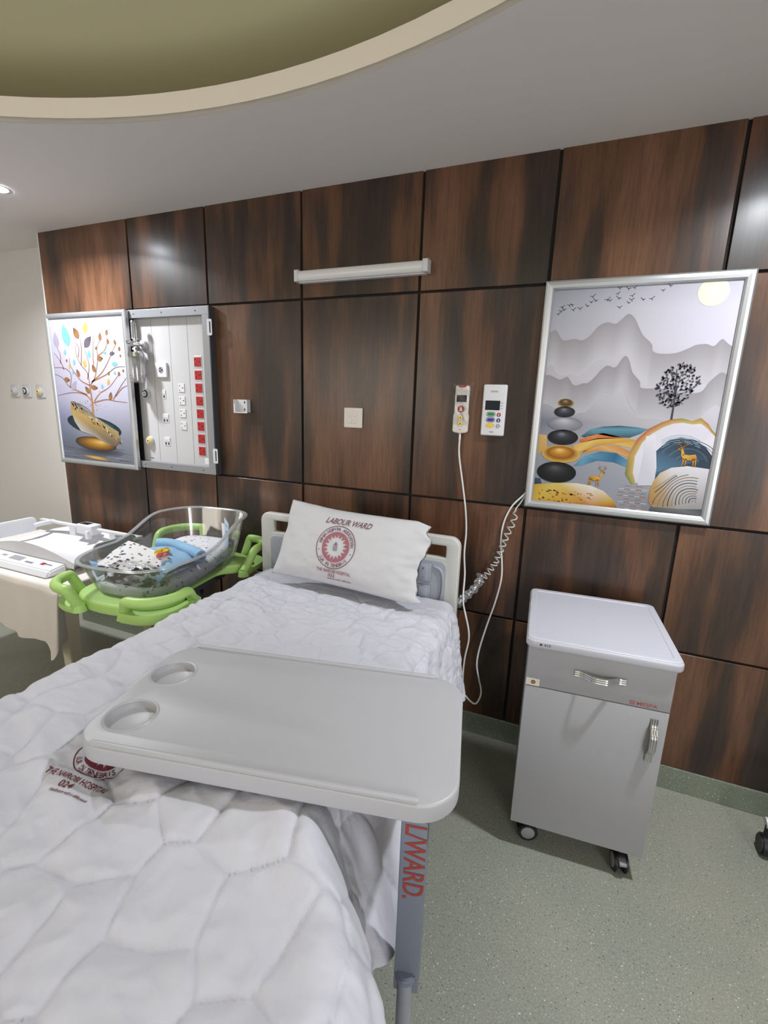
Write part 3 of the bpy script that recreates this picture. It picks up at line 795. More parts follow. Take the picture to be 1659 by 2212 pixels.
for (p, tip, w, c) in zip([(-3.0843,1.9734),(-2.9817,2.0186),(-2.9267,2.0497),(-2.94,1.9667),(-3.1983,1.9655),(-2.7946,2.0011),(-2.7355,2.0334),(-2.7292,1.9818),(-2.6629,1.9762),(-2.6385,1.9399),(-3.1306,1.9215),(-2.9076,1.9009),(-3.0522,1.8587),(-3.0694,1.8007),(-2.9524,1.8444),(-2.8379,1.8958),(-2.8639,1.8162),(-3.0127,1.7866),(-3.1651,1.7705),(-3.1233,1.8781),(-3.1039,1.8345),(-3.2507,1.849),(-3.1012,1.7023),(-2.9339,1.686),(-2.9207,1.7249),(-2.7553,1.6468),(-2.7629,1.7416),(-2.8152,1.7171),(-2.8413,1.6831),(-2.7239,1.9227),(-2.7118,1.863),(-2.7771,1.9323),(-2.7481,1.7981),(-2.6576,1.7941),(-2.6199,1.8173),(-2.6928,1.8031),(-2.8435,1.9515),(-2.63,1.9038)],
                          [(-3.1192,2.1106),(-3.0252,2.0864),(-2.899,2.1173),(-2.8707,2.0301),(-3.2024,2.0659),(-2.7873,2.0508),(-2.724,2.0671),(-2.7248,2.0133),(-2.672,2.0078),(-2.631,1.9668),(-3.1194,1.9597),(-2.8996,1.9522),(-3.0457,1.897),(-3.0719,1.8297),(-2.9515,1.8946),(-2.7818,1.9002),(-2.8851,1.8633),(-3.0341,1.8347),(-3.1053,1.7662),(-3.1124,1.8973),(-3.0951,1.8684),(-3.2597,1.8834),(-3.0463,1.762),(-2.9708,1.729),(-2.8527,1.7212),(-2.7384,1.6995),(-2.7466,1.7794),(-2.811,1.7457),(-2.8406,1.7071),(-2.6756,1.9313),(-2.6573,1.8675),(-2.7466,1.9357),(-2.7421,1.8214),(-2.654,1.8218),(-2.6149,1.8356),(-2.6901,1.8235),(-2.8269,1.9697),(-2.6303,1.9218)],
                          [60, 40, 34, 42, 44, 24, 20, 20, 18, 18, 18, 26, 20, 16, 26, 28, 28, 26, 26, 14, 14, 22, 32, 28, 26, 26, 18, 16, 14, 20, 22, 16, 16, 18, 14, 14, 14, 12],
                          'tbygpbbbbbttttybbbbbyypbbbytygttbbbtbb'):
    a.leaf(p, tip, w * .00122, dict(t=(132, 196, 212), b=(160, 116, 76), y=(226, 184, 96), g=(112, 102, 112), p=(178, 172, 194))[c], 4, dict(b=(96, 70, 56), g=(80, 72, 84)).get(c))
rr_ = random.Random(2)
tc = [(-2.9212,1.6278)][0]
for i in range(46):
    x, z = tc[0] + rr_.gauss(0, .05), tc[1] + rr_.gauss(0, .03)
    a.ell((x, z), .003, .003, [(186, 140, 112), (196, 152, 126)], 3, n=6)
sc_ = [(-2.929,1.4811),(-2.9189,1.4995),(-2.9288,1.3661),(-2.895,1.3173),(-2.9309,1.2738),(-2.7152,1.3761)]
a.ell(sc_[3], .22, .03, [(60, 64, 78), (74, 80, 94), (110, 114, 128)], 3)
a.ell(sc_[0], .25, .062, [(34, 104, 108), (52, 132, 136), (26, 72, 78), (40, 44, 56)], 4, -.12, hi=(.3, .3))
a.ell(sc_[2], .19, .044, [(246, 214, 122), (206, 156, 62), (150, 100, 34), (62, 52, 48)], 5, -.05, hi=(.3, .4))
a.ell(sc_[4], .13, .013, [(238, 204, 120), (214, 168, 84), (130, 120, 112)], 5, -.06)
boat = [(-3.1257,1.6301),(-3.0904,1.6331),(-2.9729,1.577),(-2.9024,1.5419),(-2.7846,1.4858),(-2.7076,1.4553),(-2.6922,1.3923),(-2.7483,1.3591),(-2.8288,1.3742),(-2.9386,1.4183),(-3.054,1.4427),(-3.105,1.5015),(-3.1312,1.5716)]
a.poly(boat, [(196, 164, 84), (120, 112, 108), (120, 116, 118), (150, 140, 122), (190, 160, 110), (196, 170, 116), (120, 108, 96), (110, 100, 92), (206, 176, 110), (176, 168, 164), (206, 202, 204), (190, 184, 180), (206, 170, 92)], 6)
for i in range(70):
    t = rr_.random(); x = boat[0][0] + (boat[6][0] - boat[0][0]) * t; z = boat[0][1] + (boat[6][1] - boat[0][1]) * t + rr_.uniform(-.03, .012)
    a.ell((x + .01, z), rr_.uniform(.004, .014), rr_.uniform(.003, .007), [[(222, 186, 104), (190, 150, 74)], [(232, 230, 232), (196, 188, 178)], [(120, 92, 58), (150, 118, 70)]][i % 3], 7, -.7, n=8)
a.line([(-3.1211,1.6302),(-3.0263,1.613),(-2.9508,1.5777),(-2.9085,1.5397)], .004, (104, 98, 98), 8)
a.finish(pic2)


# ------------------------------------------------------------------ medical supply panel behind the sliding picture
hw = thing('medical_supply_panel', 'white wall panel of red and white sockets and gas outlets in aluminium rails', 'panel', (-2.28, 0, 1.24))
bm = BM(); box(bm, -2.60, -2.012, -0.006, 0.0, 1.276, 2.13); obj('panel_board', bm, 'panel', hw)
for sx in (-2.43, -2.29, -2.153):
    bm = BM(); box(bm, sx - .001, sx + .001, -0.0065, -0.005, 1.285, 2.125); obj('panel_seam', bm, 'seam', hw)
for z0, z1 in ((2.127, 2.173), (1.24, 1.281)):
    bm = BM(); box(bm, -3.30, -1.957, -0.045, -0.001, z0, z1, .0015); rail = obj('rail', bm, 'alu_dull', hw)
    for x in (-2.52, -2.3, -2.05):
        bm = BM(); cyl(bm, (x, -.0435, (z0 + z1) / 2), (x, -.047, (z0 + z1) / 2), .005, .0035, 10); obj('screw', bm, 'dark_metal', rail)
bm = BM(); box(bm, -1.957, -1.953, -0.044, -0.001, 1.242, 2.171, .0008); box(bm, -2.012, -1.957, -0.02, -0.001, 1.281, 2.127, .001)
obj('end_frame', bm, 'dark_metal', hw)
bm = BM(); box(bm, -2.006, -1.9585, -0.0445, -0.0205, 1.2815, 2.1265, .001); obj('side_channel', bm, 'alu_dull', hw)
bm = BM(); box(bm, -2.62, -2.565, -0.012, -0.001, 1.282, 2.126); obj('dark_gap_strip', bm, 'groove', hw)
for zz in (2.06, 1.352):
    bm = wall_plate([rrect(-1.968, -1.934, zz - .043, zz + .043, .008), rrect(-1.952, -1.943, zz - .03, zz + .03, .004)], -.046, .003, .0008)
    obj('latch_plate', bm, 'white', hw)

for i in range(8):
    z = 1.882 - i * .0733; x = -2.086
    bm = BM(); box(bm, x - .031, x + .031, -.0078, -.0055, z - .034, z + .034, .002)
    s_ = obj('mains_socket', bm, 'panel', hw)
    bm = BM(); box(bm, x - .0245, x + .0245, -.0105, -.0075, z - .0255, z + .0255, .0015)
    obj('red_face', bm, 'red', s_)
    bm = BM()
    for (hx, hz, w, h) in [(.012, 0, .0055, .0022), (-.0125, .0125, .0022, .0035), (-.0125, -.0125, .0022, .0035)]:
        box(bm, x + hx - w, x + hx + w, -.0112, -.010, z + hz - h, z + hz + h)
    obj('pin_holes', bm, 'black', s_)
for i in range(4):
    z = 1.7345 - i * .0738; x = -2.2205
    bm = BM(); box(bm, x - .0235, x + .0235, -.0095, -.0055, z - .0245, z + .0245, .0015)
    s_ = obj('white_mains_socket', bm, 'white', hw)
    bm = BM()
    for (hx, hz, w, h) in [(.0115, 0, .005, .0022), (-.012, .0125, .0022, .0035), (-.012, -.0125, .0022, .0035)]:
        box(bm, x + hx - w, x + hx + w, -.0102, -.009, z + hz - h, z + hz + h)
    obj('pin_holes', bm, 'black', s_)
for (z, ports, w) in [(1.695, 1, .0125), (1.552, 2, .0245), (1.411, 2, .0245)]:
    x = -2.3605
    bm = BM(); box(bm, x - w, x + w, -.0085, -.0055, z - .026, z + .026, .0012); box(bm, x - w * .9, x + w * .9, -.0105, -.008, z + .001, z + .024, .001)
    s_ = obj('data_socket', bm, 'white', hw)
    for q in range(ports):
        px = x + (0 if ports == 1 else (-.0115, .0115)[q])
        bm = BM(); box(bm, px - .0065, px + .0065, -.0092, -.0080, z - .020, z - .006); obj('port', bm, 'dark_metal', s_)
x, z = -2.3605, 1.8355
bm = wall_plate([rrect(x - .044, x + .044, z - .044, z + .044, .009)], -.006, .014, .004)
s_ = obj('equipotential_socket', bm, 'white', hw, smooth=40)
bm = BM(); cyl(bm, (x, -.0195, z), (x, -.0215, z), .02, .018, 32); obj('round_well', bm, 'grey', s_)
bm = BM()
for k in range(3):
    t_ = PI / 2 + k * 2 * PI / 3 + .4
    cyl(bm, (x + .009 * math.cos(t_), -.021, z + .009 * math.sin(t_)), (x + .009 * math.cos(t_), -.0222, z + .009 * math.sin(t_)), .0052, seg=14)
obj('pin_holes', bm, 'black', s_)
def gas_face(parent, x, z, y, col, r=.031, name='gas_outlet'):
    bm = BM(); cyl(bm, (x, y, z), (x, y - .016, z), r, r * .9, 32, .003)
    g_ = obj(name, bm, 'panel', parent, smooth=40)
    bm = BM(); cyl(bm, (x, y - .0155, z), (x, y - .019, z), r * .78, r * .7, 32, .001); obj('colour_ring', bm, col, g_, smooth=40)
    bm = BM(); cyl(bm, (x, y - .0185, z), (x, y - .024, z), r * .5, r * .42, 28, .001); obj('collar', bm, 'panel', g_, smooth=40)
    bm = BM(); cyl(bm, (x, y - .0235, z), (x, y - .0245, z), r * .18, seg=16); obj('port', bm, 'dark_metal', g_)
    return g_
gas_face(hw, -2.503, 1.694, -.006, 'black'); gas_face(hw, -2.502, 1.407, -.006, 'yellow'); gas_face(hw, -2.494, 1.980, -.006, 'white')
bm = BM(); box(bm, -2.512, -2.486, -.0066, -.005, 1.2965, 1.3015); obj('small_mark', bm, 'dark_metal', hw)
bm = BM(); box(bm, -2.075, -2.045, -.0066, -.005, 2.102, 2.12); obj('small_sticker', bm, 'sheet', hw)
bm = BM(); box(bm, -2.072, -2.03, -.0066, -.005, 1.293, 1.33); obj('instruction_sticker', bm, 'paper', hw)

# oxygen flowmeter with its humidifier bottle, plugged into the top outlet
fx, fy = -2.495, -.072
fm = thing('oxygen_flowmeter', 'chrome oxygen flowmeter with clear humidifier bottle plugged into the white supply panel', 'flowmeter', (fx, fy, 1.75))
bm = BM(); cyl(bm, (fx, -.030, 1.98), (fx, -.062, 1.978), .009, .012, 20); cyl(bm, (fx, -.05, 1.978), (fx, -.095, 1.978), .016, .016, 24, .002)
cyl(bm, (fx, fy, 1.93), (fx, fy, 2.005), .011, .011, 20, .001); cyl(bm, (fx, fy, 1.945), (fx, fy, 1.955), .017, .017, 8); cyl(bm, (fx - .012, fy, 1.985), (fx - .045, fy, 1.99), .007, .007, 16)
obj('valve_body', bm, 'chrome', fm, smooth=40)
bm = BM(); cyl(bm, (fx - .04, fy, 1.99), (fx - .06, fy, 1.992), .012, .013, 12, .002); obj('knob', bm, 'chrome', fm, smooth=30)
bm = BM(); cyl(bm, (fx, fy, 2.003), (fx, fy, 2.105), .016, .015, 24, .004); obj('flow_tube', bm, 'clear_bag', fm, smooth=40)
bm = BM(); cyl(bm, (fx, fy, 2.004), (fx, fy, 2.012), .0185, seg=24); obj('tube_collar', bm, 'chrome', fm, smooth=40)
bm = BM(); cyl(bm, (fx, fy, 2.098), (fx, fy, 2.108), .018, .014, seg=24); obj('tube_cap', bm, 'chrome', fm, smooth=40)
bm = BM(); cyl(bm, (fx, fy, 1.905), (fx, fy, 1.93), .047, .044, 28, .003); cyl(bm, (fx - .04, fy, 1.917), (fx - .066, fy, 1.92), .008, .006, 14); obj('bottle_lid', bm, 'chrome', fm, smooth=35)
bm = BM()
lathe = [(0.0, 1.756), (.03, 1.756), (.041, 1.76), (.043, 1.77), (.043, 1.9), (.041, 1.906)]
grid(28, len(lathe), lambda u, v: (fx + lathe[int(round(v * 5))][0] * math.cos(2 * PI * u), fy + lathe[int(round(v * 5))][0] * math.sin(2 * PI * u), lathe[int(round(v * 5))][1]), bm, True)
obj('humidifier_bottle', bm, 'clear_bag', fm, smooth=50)
bm = BM(); cyl(bm, (fx, fy, 1.77), (fx, fy, 1.905), .004, seg=10); tube(bm, [(fx + .0432 * math.cos(2 * PI * k / 28), fy + .0432 * math.sin(2 * PI * k / 28), 1.80) for k in range(28)], .0008, 6, True); tube(bm, [(fx + .0432 * math.cos(2 * PI * k / 28), fy + .0432 * math.sin(2 * PI * k / 28), 1.785) for k in range(28)], .0008, 6, True)
obj('dip_tube', bm, 'grey', fm)
bm = BM(); tube(bm, spline([(fx + .02, fy, 1.925), (fx + .045, fy + .005, 1.92), (fx + .05, fy + .012, 1.90), (fx + .052, fy + .016, 1.875)], 5), [.014, .014, .016, .016, .015, .014, .013, .012, .011, .010, .009, .008, .007, .006, .005, .004], 10); obj('outlet_spout', bm, 'clear_bag', fm, smooth=60)

# ------------------------------------------------------------------ three outlets on the cream side wall
for (x, col, lab) in [(-4.137, 'panel', 'white wall gas outlet plate with plain white connector, leftmost of three on cream wall'), (-3.995, 'black', 'white wall gas outlet plate with black marked connector, middle of three on cream wall'), (-3.832, 'yellow', 'white wall gas outlet plate with yellow marked connector beside the picture of the tree')]:
    t = thing('gas_outlet', lab, 'outlet', (x, .2, 1.645), 0, 'gas outlets on the cream wall')
    bm = wall_plate([rrect(x - .049, x + .049, 1.644, 1.742, .006)], .199, .008, .002); obj('plate', bm, 'panel', t, smooth=40)
    gas_face(t, x, 1.690, .192, col, .034, 'connector')

# ------------------------------------------------------------------ tube light over the bed
t = thing('wall_tube_light', 'white unlit tube light fitting fixed across the wood panels above the bed', 'light', (-1.055, 0, 2.255))
bm = BM()
prof = [(-.003, -.024), (-.038, -.024), (-.05, -.014), (-.054, .0), (-.051, .013), (-.040, .025), (-.003, .027)]
V = [[bm.verts.new((x, p[0], 2.281 + p[1])) for p in spline([(q[0], q[1], 0) for q in prof], 3)] for x in (-1.385, -.727)]
for k in range(len(V[0]) - 1): bm.faces.new((V[0][k], V[0][k + 1], V[1][k + 1], V[1][k]))
bmesh.ops.recalc_face_normals(bm, faces=bm.faces)
obj('diffuser', bm, 'diffuser', t, smooth=50)
bm = BM(); box(bm, -1.385, -.727, -.03, -.001, 2.253, 2.262, .002); obj('base_tray', bm, 'white', t)
for x0, x1 in ((-1.40, -1.378), (-.734, -.708)):
    bm = wall_plate([[(x0, 2.2555), (x1, 2.2555), (x1, 2.3095), (x0, 2.3095)]], -.001, .0555, .005); obj('end_cap', bm, 'white', t, smooth=35)

# ------------------------------------------------------------------ switch plate and small holder
x0, x1, z0, z1 = -1.134, -1.032, 1.556, 1.655
t = thing('switch_plate', 'square white four gang switch plate on the wood panel above the bed', 'switch', ((x0 + x1) / 2, 0, z0))
bm = wall_plate([rrect(x0, x1, z0, z1, .003)], -.001, .009, .002); obj('plate', bm, 'warm_white', t, smooth=40)
for qx in (0, 1):
    for qz in (0, 1):
        cx, cz = x0 + .034 + qx * .03, z0 + .034 + qz * .036
        bm = BM(); box(bm, cx - .009, cx + .009, -.0125, -.009, cz - .013, cz + .013, .002); obj('rocker', bm, 'warm_white', t)
bm = BM(); box(bm, x0 + .006, x1 - .006, -.0108, -.0095, z1 - .012, z1 - .007); obj('top_groove', bm, 'white', t)
x0, x1, z0, z1 = -1.822, -1.728, 1.604, 1.678
t = thing('remote_holder', 'empty white plastic wall holder with two keyholes left of the bed', 'holder', ((x0 + x1) / 2, 0, z0))
bm = BM(); box(bm, x0, x1, -.004, -.0005, z0, z1, .001); obj('back_plate', bm, 'white', t)
bm = BM(); box(bm, x0, x0 + .005, -.03, -.003, z0, z1, .001); box(bm, x1 - .005, x1, -.03, -.003, z0, z1, .001); box(bm, x0, x1, -.03, -.003, z0, z0 + .006, .001); box(bm, x0, x0 + .012, -.031, -.027, z0, z0 + .05, .001); box(bm, x1 - .012, x1, -.031, -.027, z0, z0 + .02, .001)
obj('cradle', bm, 'white', t)
for cz in (z0 + .018, z0 + .058):
    bm = BM(); cyl(bm, (-1.765, -.0035, cz), (-1.765, -.0048, cz), .0045, seg=12); box(bm, -1.767, -1.763, -.0048, -.0035, cz, cz + .009)
    obj('keyhole', bm, 'black', t)

# ------------------------------------------------------------------ nurse call handset, its cord, and the call control unit
hs = thing('nurse_call_handset', 'white nurse call handset with red button, wrapped in clear film, on long white cord', 'handset', (-.523, 0, 1.556))
hx, hz = -.523, 1.668
def hs_out(k=0): return [(hx - .036 + k, hz - .1), (hx - .030 + k, hz - .107 + k), (hx, hz - .112 + k), (hx + .030 - k, hz - .107 + k), (hx + .036 - k, hz - .1), (hx + .036 - k, hz - .03), (hx + .032 - k, hz - .02), (hx + .032 - k, hz + .1 - k), (hx + .028 - k, hz + .104 - k), (hx - .028 + k, hz + .104 - k), (hx - .032 + k, hz + .1 - k), (hx - .032 + k, hz - .02), (hx - .036 + k, hz - .03)]
bm = wall_plate([hs_out()], -.004, .022, .005); obj('body', bm, 'warm_white', hs, smooth=40)
y_ = -.0262
bm = BM(); box(bm, hx - .024, hx + .024, y_ - .001, y_ + .002, hz + .031, hz + .062, .001); obj('screen', bm, 'screen', hs)
bm = BM(); cyl(bm, (hx, y_ + .002, hz), (hx, y_ - .002, hz), .0165, .0155, 28); cb = obj('call_button', bm, 'dark_red', hs, smooth=40)
bm = BM(); box(bm, hx - .002, hx + .002, y_ - .0026, y_ - .0018, hz + .006, hz + .0105); box(bm, hx - .0045, hx + .0045, y_ - .0026, y_ - .0018, hz - .001, hz + .005); box(bm, hx - .0065, hx + .0065, y_ - .0026, y_ - .0018, hz - .0095, hz - .0015); obj('nurse_symbol', bm, 'white', cb)
bm = wall_plate([rrect(hx - .0135, hx + .0135, hz - .082, hz - .024, .0134), rrect(hx - .0122, hx + .0122, hz - .0807, hz - .0253, .0121)], y_ + .001, .0015); obj('button_surround', bm, 'grey', hs)
for cz in (hz - .039, hz - .066):
    bm = wall_plate([rrect(hx - .0105, hx + .0105, cz - .0065, cz + .0065, .005)], y_ + .001, .003, .0008); yb = obj('light_button', bm, 'yellow', hs, smooth=40)
    bm = BM(); cyl(bm, (hx, y_ - .0018, cz), (hx, y_ - .0024, cz), .0028, seg=10); obj('lamp_symbol', bm, 'black', yb)
bm = wall_plate([[(hx + .02 * math.cos(t_), hz + .1045 + .0095 * math.sin(t_)) for t_ in [PI + PI * k / 12 for k in range(13)]]], y_ + .001, .002); obj('red_top', bm, 'dark_red', hs)
bm = BM(); box(bm, hx - .0065, hx + .0065, y_ - .0004, y_ + .001, hz - .0945, hz - .0925); obj('maker_mark', bm, 'dark_metal', hs)
bm = BM(); tube(bm, spline([(hx, -.014, hz - .108), (hx + .0005, -.016, hz - .125), (hx + .001, -.018, hz - .14)], 4), .0055, 12); obj('strain_relief', bm, 'white', hs, smooth=60)
cord_pts = [(hx + .001, -.018, 1.53)] + [(-0.5181,-0.02,1.4519),(-0.49,-0.022,1.3113),(-0.4679,-0.022,1.1899),(-0.4566,-0.03,1.0899),(-0.4518,-0.06,0.9943),(-0.4338,-0.1,0.9049),(-0.4215,-0.16,0.8357),(-0.4093,-0.2,0.7962),(-0.3871,-0.238,0.7597),(-0.3675,-0.25,0.7014),(-0.3624,-0.255,0.6479),(-0.3725,-0.26,0.5672),(-0.3752,-0.26,0.4844),(-0.3713,-0.25,0.3959),(-0.3556,-0.24,0.3579),(-0.3177,-0.22,0.3198),(-0.2995,-0.2,0.3422),(-0.2994,-0.18,0.3743),(-0.3195,-0.15,0.4129),(-0.3371,-0.13,0.4713),(-0.3352,-0.1,0.5426),(-0.3142,-0.07,0.6555),(-0.2876,-0.05,0.7729),(-0.2722,-0.03,0.8864),(-0.2792,-0.02,0.9749),(-0.2918,-0.016,1.0636),(-0.2871,-0.014,1.1539),(-0.2586,-0.013,1.2346),(-0.2161,-0.012,1.2889),(-0.1945,-0.011,1.3167)]
bm = BM(); tube(bm, spline(cord_pts, 7), .0042, 10); obj('cord', bm, 'cord', hs, smooth=70, label='long white hanging cord')
def film(u, v):
    x = hx + (u - .5) * .088 * (1 + .18 * v * v) ; z = hz - .07 + v * .178 + .012 * abs(2 * u - 1) ** 3 * v
    return (x, -.0285 - .003 * math.sin(u * 9 + v * 5) - .002 * math.sin(v * 21 + u * 13) + .018 * (abs(2 * u - 1) ** 6), z)
bm = grid(26, 30, film); obj('plastic_film', bm, 'film', hs, smooth=80)

x0, x1, z0, z1 = -.427, -.323, 1.554, 1.779
cu_ = thing('nurse_call_unit', 'white wall call unit with dark screen and coloured buttons beside the big picture', 'call unit', ((x0 + x1) / 2, 0, z0))
bm = wall_plate([rrect(x0, x1, z0, z1, .007)], -.001, .024, .006); obj('body', bm, 'white', cu_, smooth=40)
y_ = -.0252; w_ = x1 - x0; h_ = z1 - z0
def cuv(u, v): return x0 + w_ * u, z0 + h_ * v
bm = BM(); p, q = cuv(.13, .505), cuv(.76, .69); box(bm, p[0], q[0], y_ - .0008, y_ + .002, p[1], q[1], .0006); obj('screen', bm, 'screen', cu_)
for (v, col) in [(.425, 'greenb'), (.315, 'blueb'), (.205, 'yellow')]:
    c_ = cuv(.40, v)
    bm = wall_plate([rrect(c_[0] - .0195, c_[0] + .0195, c_[1] - .0105, c_[1] + .0105, .0104), rrect(c_[0] - .017, c_[0] + .017, c_[1] - .008, c_[1] + .008, .0079)], y_ + .001, .002); bs = obj('button_ring', bm, col, cu_)
    bm = wall_plate([rrect(c_[0] - .014, c_[0] + .014, c_[1] - .0058, c_[1] + .0058, .005)], y_ + .001, .0025, .0006); obj('button', bm, col, bs, smooth=40)
for (v, col) in [(.418, 'dark_red'), (.308, 'blueb'), (.198, 'grey')]:
    c_ = cuv(.74, v)
    bm = BM(); cyl(bm, (c_[0], y_ + .001, c_[1]), (c_[0], y_ - .0015, c_[1]), .0092, .0085, 24); rb = obj('round_button', bm, col, cu_, smooth=40)
    bm = BM(); cyl(bm, (c_[0], y_ - .0013, c_[1] + .003), (c_[0], y_ - .0019, c_[1] + .003), .0018, seg=10); box(bm, c_[0] - .0022, c_[0] + .0022, y_ - .0019, y_ - .0013, c_[1] - .005, c_[1] + .002); obj('button_symbol', bm, 'white', rb)
for i, v in enumerate((.65, .595, .54)):
    c_ = cuv(.84, v); bm = BM(); box(bm, c_[0] - .004, c_[0] + .004, y_ - .0004, y_ + .001, c_[1] - .0016, c_[1] + .0016); obj('indicator', bm, 'grey', cu_)
bm = BM()
for k in range(7):
    c_ = cuv(.34 + k * .045, .865); box(bm, c_[0] - .0014, c_[0] + .0014, y_ - .0004, y_ + .001, c_[1] - .004, c_[1] + .004)
obj('speaker_slots', bm, 'grey', cu_)
bm = BM(); c_ = cuv(.48, .075); box(bm, c_[0] - .009, c_[0] + .009, y_ - .0004, y_ + .001, c_[1] - .0014, c_[1] + .0014); obj('maker_mark', bm, 'dark_metal', cu_)

# ------------------------------------------------------------------ coiled power cord of the bed, half in a plastic sleeve
cc = thing('coiled_power_cord', 'pale grey coiled cord from behind the big picture to the bed head', 'cord', (-.2, -.012, 1.05))
axis = spline([(-0.2384,-0.03,1.2205),(-0.2439,-0.03,1.1674),(-0.265,-0.035,1.106),(-0.2836,-0.04,1.0372),(-0.3041,-0.05,0.9685),(-0.3349,-0.07,0.9121),(-0.3728,-0.1,0.8577),(-0.4072,-0.13,0.8156),(-0.4317,-0.17,0.796),(-0.4455,-0.2,0.7867)], 40)
Ls = [0.0]
for i in range(1, len(axis)): Ls.append(Ls[-1] + (axis[i] - axis[i - 1]).length)
pts = spline([(-0.1941,-0.011,1.3124),(-0.2176,-0.014,1.2632),(-0.2403,-0.02,1.2271)], 4)[:-1]
n_ = 620
for k in range(n_):
    t_ = k / (n_ - 1); s_ = t_ * Ls[-1]
    i = min(max(1, next((j for j in range(1, len(Ls)) if Ls[j] >= s_), len(Ls) - 1)), len(Ls) - 1)
    f = (s_ - Ls[i - 1]) / max(1e-6, Ls[i] - Ls[i - 1]); p = axis[i - 1].lerp(axis[i], f)
    d = (axis[i] - axis[i - 1]).normalized(); a_, b_ = frame_for(d)
    ph = 2 * PI * 21 * (.62 * t_ + .38 * t_ * t_)
    r_ = .0125 * min(1, k / 25 + .1)
    pts.append(p + a_ * (r_ * math.cos(ph)) + b_ * (r_ * math.sin(ph)))
bm = BM(); tube(bm, pts, .0033, 7); obj('coil', bm, 'coil', cc, smooth=70)
bm = BM(); sl = spline([(-0.36,-0.075,0.9094),(-0.3728,-0.1,0.8577),(-0.4072,-0.13,0.8156),(-0.4317,-0.17,0.796),(-0.4412,-0.2,0.7875)], 8)
m_ = len(sl)
tube(bm, sl, [.019 + .004 * math.sin(i * 1.3) + .004 * (i == 2) for i in range(m_)], 14); obj('plastic_sleeve', bm, 'clear_bag', cc, smooth=50)


# ------------------------------------------------------------------ hospital bed
BX0, BX1, BY0, BY1, BZ = -1.405, -0.465, -2.36, -0.31, 0.835     # mattress
bed = thing('hospital_bed', 'hospital bed with pale grey plastic headboard standing head to the wood wall', 'bed', (-.94, -1.33, 0))
hx0, hx1, hz0, hz1, hy = -1.462, -0.424, 0.60, 1.126, -0.285
hole_l = rrect(hx0 + .075, hx0 + .30, 1.03, 1.088, .004, 2)
hole_r = rrect(hx1 - .285, hx1 - .062, 1.03, 1.083, .004, 2)
bm = wall_plate([rrect(hx0, hx1, hz0, hz1, .045, 8), hole_l, hole_r], hy + .036, .036, .008)
hb = obj('headboard', bm, 'headboard', bed, smooth=45)
bm = wall_plate([rrect(hx0 + .06, hx1 - .055, hz0 + .03, 1.012, .03, 6)], hy + .002, .006, .003); ins = obj('inset_panel', bm, 'headboard_in', hb, smooth=45, label='grey blue recessed panel')
bxp = hx1 - .155
for k, (z0, z1) in enumerate([(.91, 1.0), (.80, .895)]):
    bm = BM(); box(bm, bxp - .058, bxp + .036, hy - .012, hy - .003, z0, z1, .006); box(bm, bxp - .018, bxp + .024, hy - .026, hy - .01, z0 + .006, z1 - .006, .008)
    br_ = obj('moulded_bracket', bm, 'headboard_in', hb, smooth=35)
    for zz in (z0 + .022, z1 - .022):
        bm = BM(); cyl(bm, (bxp + .003, hy - .024, zz), (bxp + .003, hy - .030, zz), .006, .0045, 12); obj('bolt', bm, 'chrome', br_)
bm = BM(); tube(bm, spline([(bxp + .045, hy - .004, .985), (bxp + .075, hy - .006, .975), (bxp + .088, hy - .006, .94), (bxp + .088, hy - .006, .86), (bxp + .07, hy - .004, .80), (bxp + .05, hy - .004, .79)], 6), .007, 10)
obj('moulded_rib', bm, 'headboard_in', hb, smooth=60)
bm = BM(); box(bm, BX0 + .015, BX1 - .015, BY0, BY1 + .015, .69, BZ - .012, .03, 3); obj('mattress', bm, 'sheet', bed, smooth=40)
bm = BM(); box(bm, BX0 + .03, BX1 - .03, BY0 + .02, BY1 + .02, .61, .685, .01); box(bm, BX0 + .1, BX0 + .16, BY0 + .05, BY1, .40, .62, .006); box(bm, BX1 - .16, BX1 - .1, BY0 + .05, BY1, .40, .62, .006)
obj('frame', bm, 'grey', bed, smooth=40)
bm = BM(); box(bm, BX0 + .1, BX1 - .1, BY0 + .25, BY0 + .33, .18, .42, .006); box(bm, BX0 + .1, BX1 - .1, BY1 - .33, BY1 - .25, .18, .42, .006); box(bm, BX0 + .1, BX0 + .17, BY0 + .2, BY1 - .2, .17, .24, .01); box(bm, BX1 - .17, BX1 - .1, BY0 + .2, BY1 - .2, .17, .24, .01)
obj('undercarriage', bm, 'grey', bed, smooth=40)
bm = wall_plate([rrect(hx0, hx1, .5, .80, .045, 8)], BY0 - .02, .03, .008); obj('footboard', bm, 'headboard', bed, smooth=45)
for cx in (BX0 + .135, BX1 - .135):
    for cy in (BY0 + .22, BY1 - .22):
        bm = BM(); cyl(bm, (cx, cy, .11), (cx, cy, .18), .018); box(bm, cx - .03, cx + .03, cy - .02, cy + .05, .085, .135, .012); c_ = obj('caster', bm, 'grey', bed, smooth=40)
        bm = BM(); cyl(bm, (cx - .02, cy + .02, .075), (cx + .02, cy + .02, .075), .075, seg=32, bev=.008); obj('wheel', bm, 'black', c_, smooth=40)

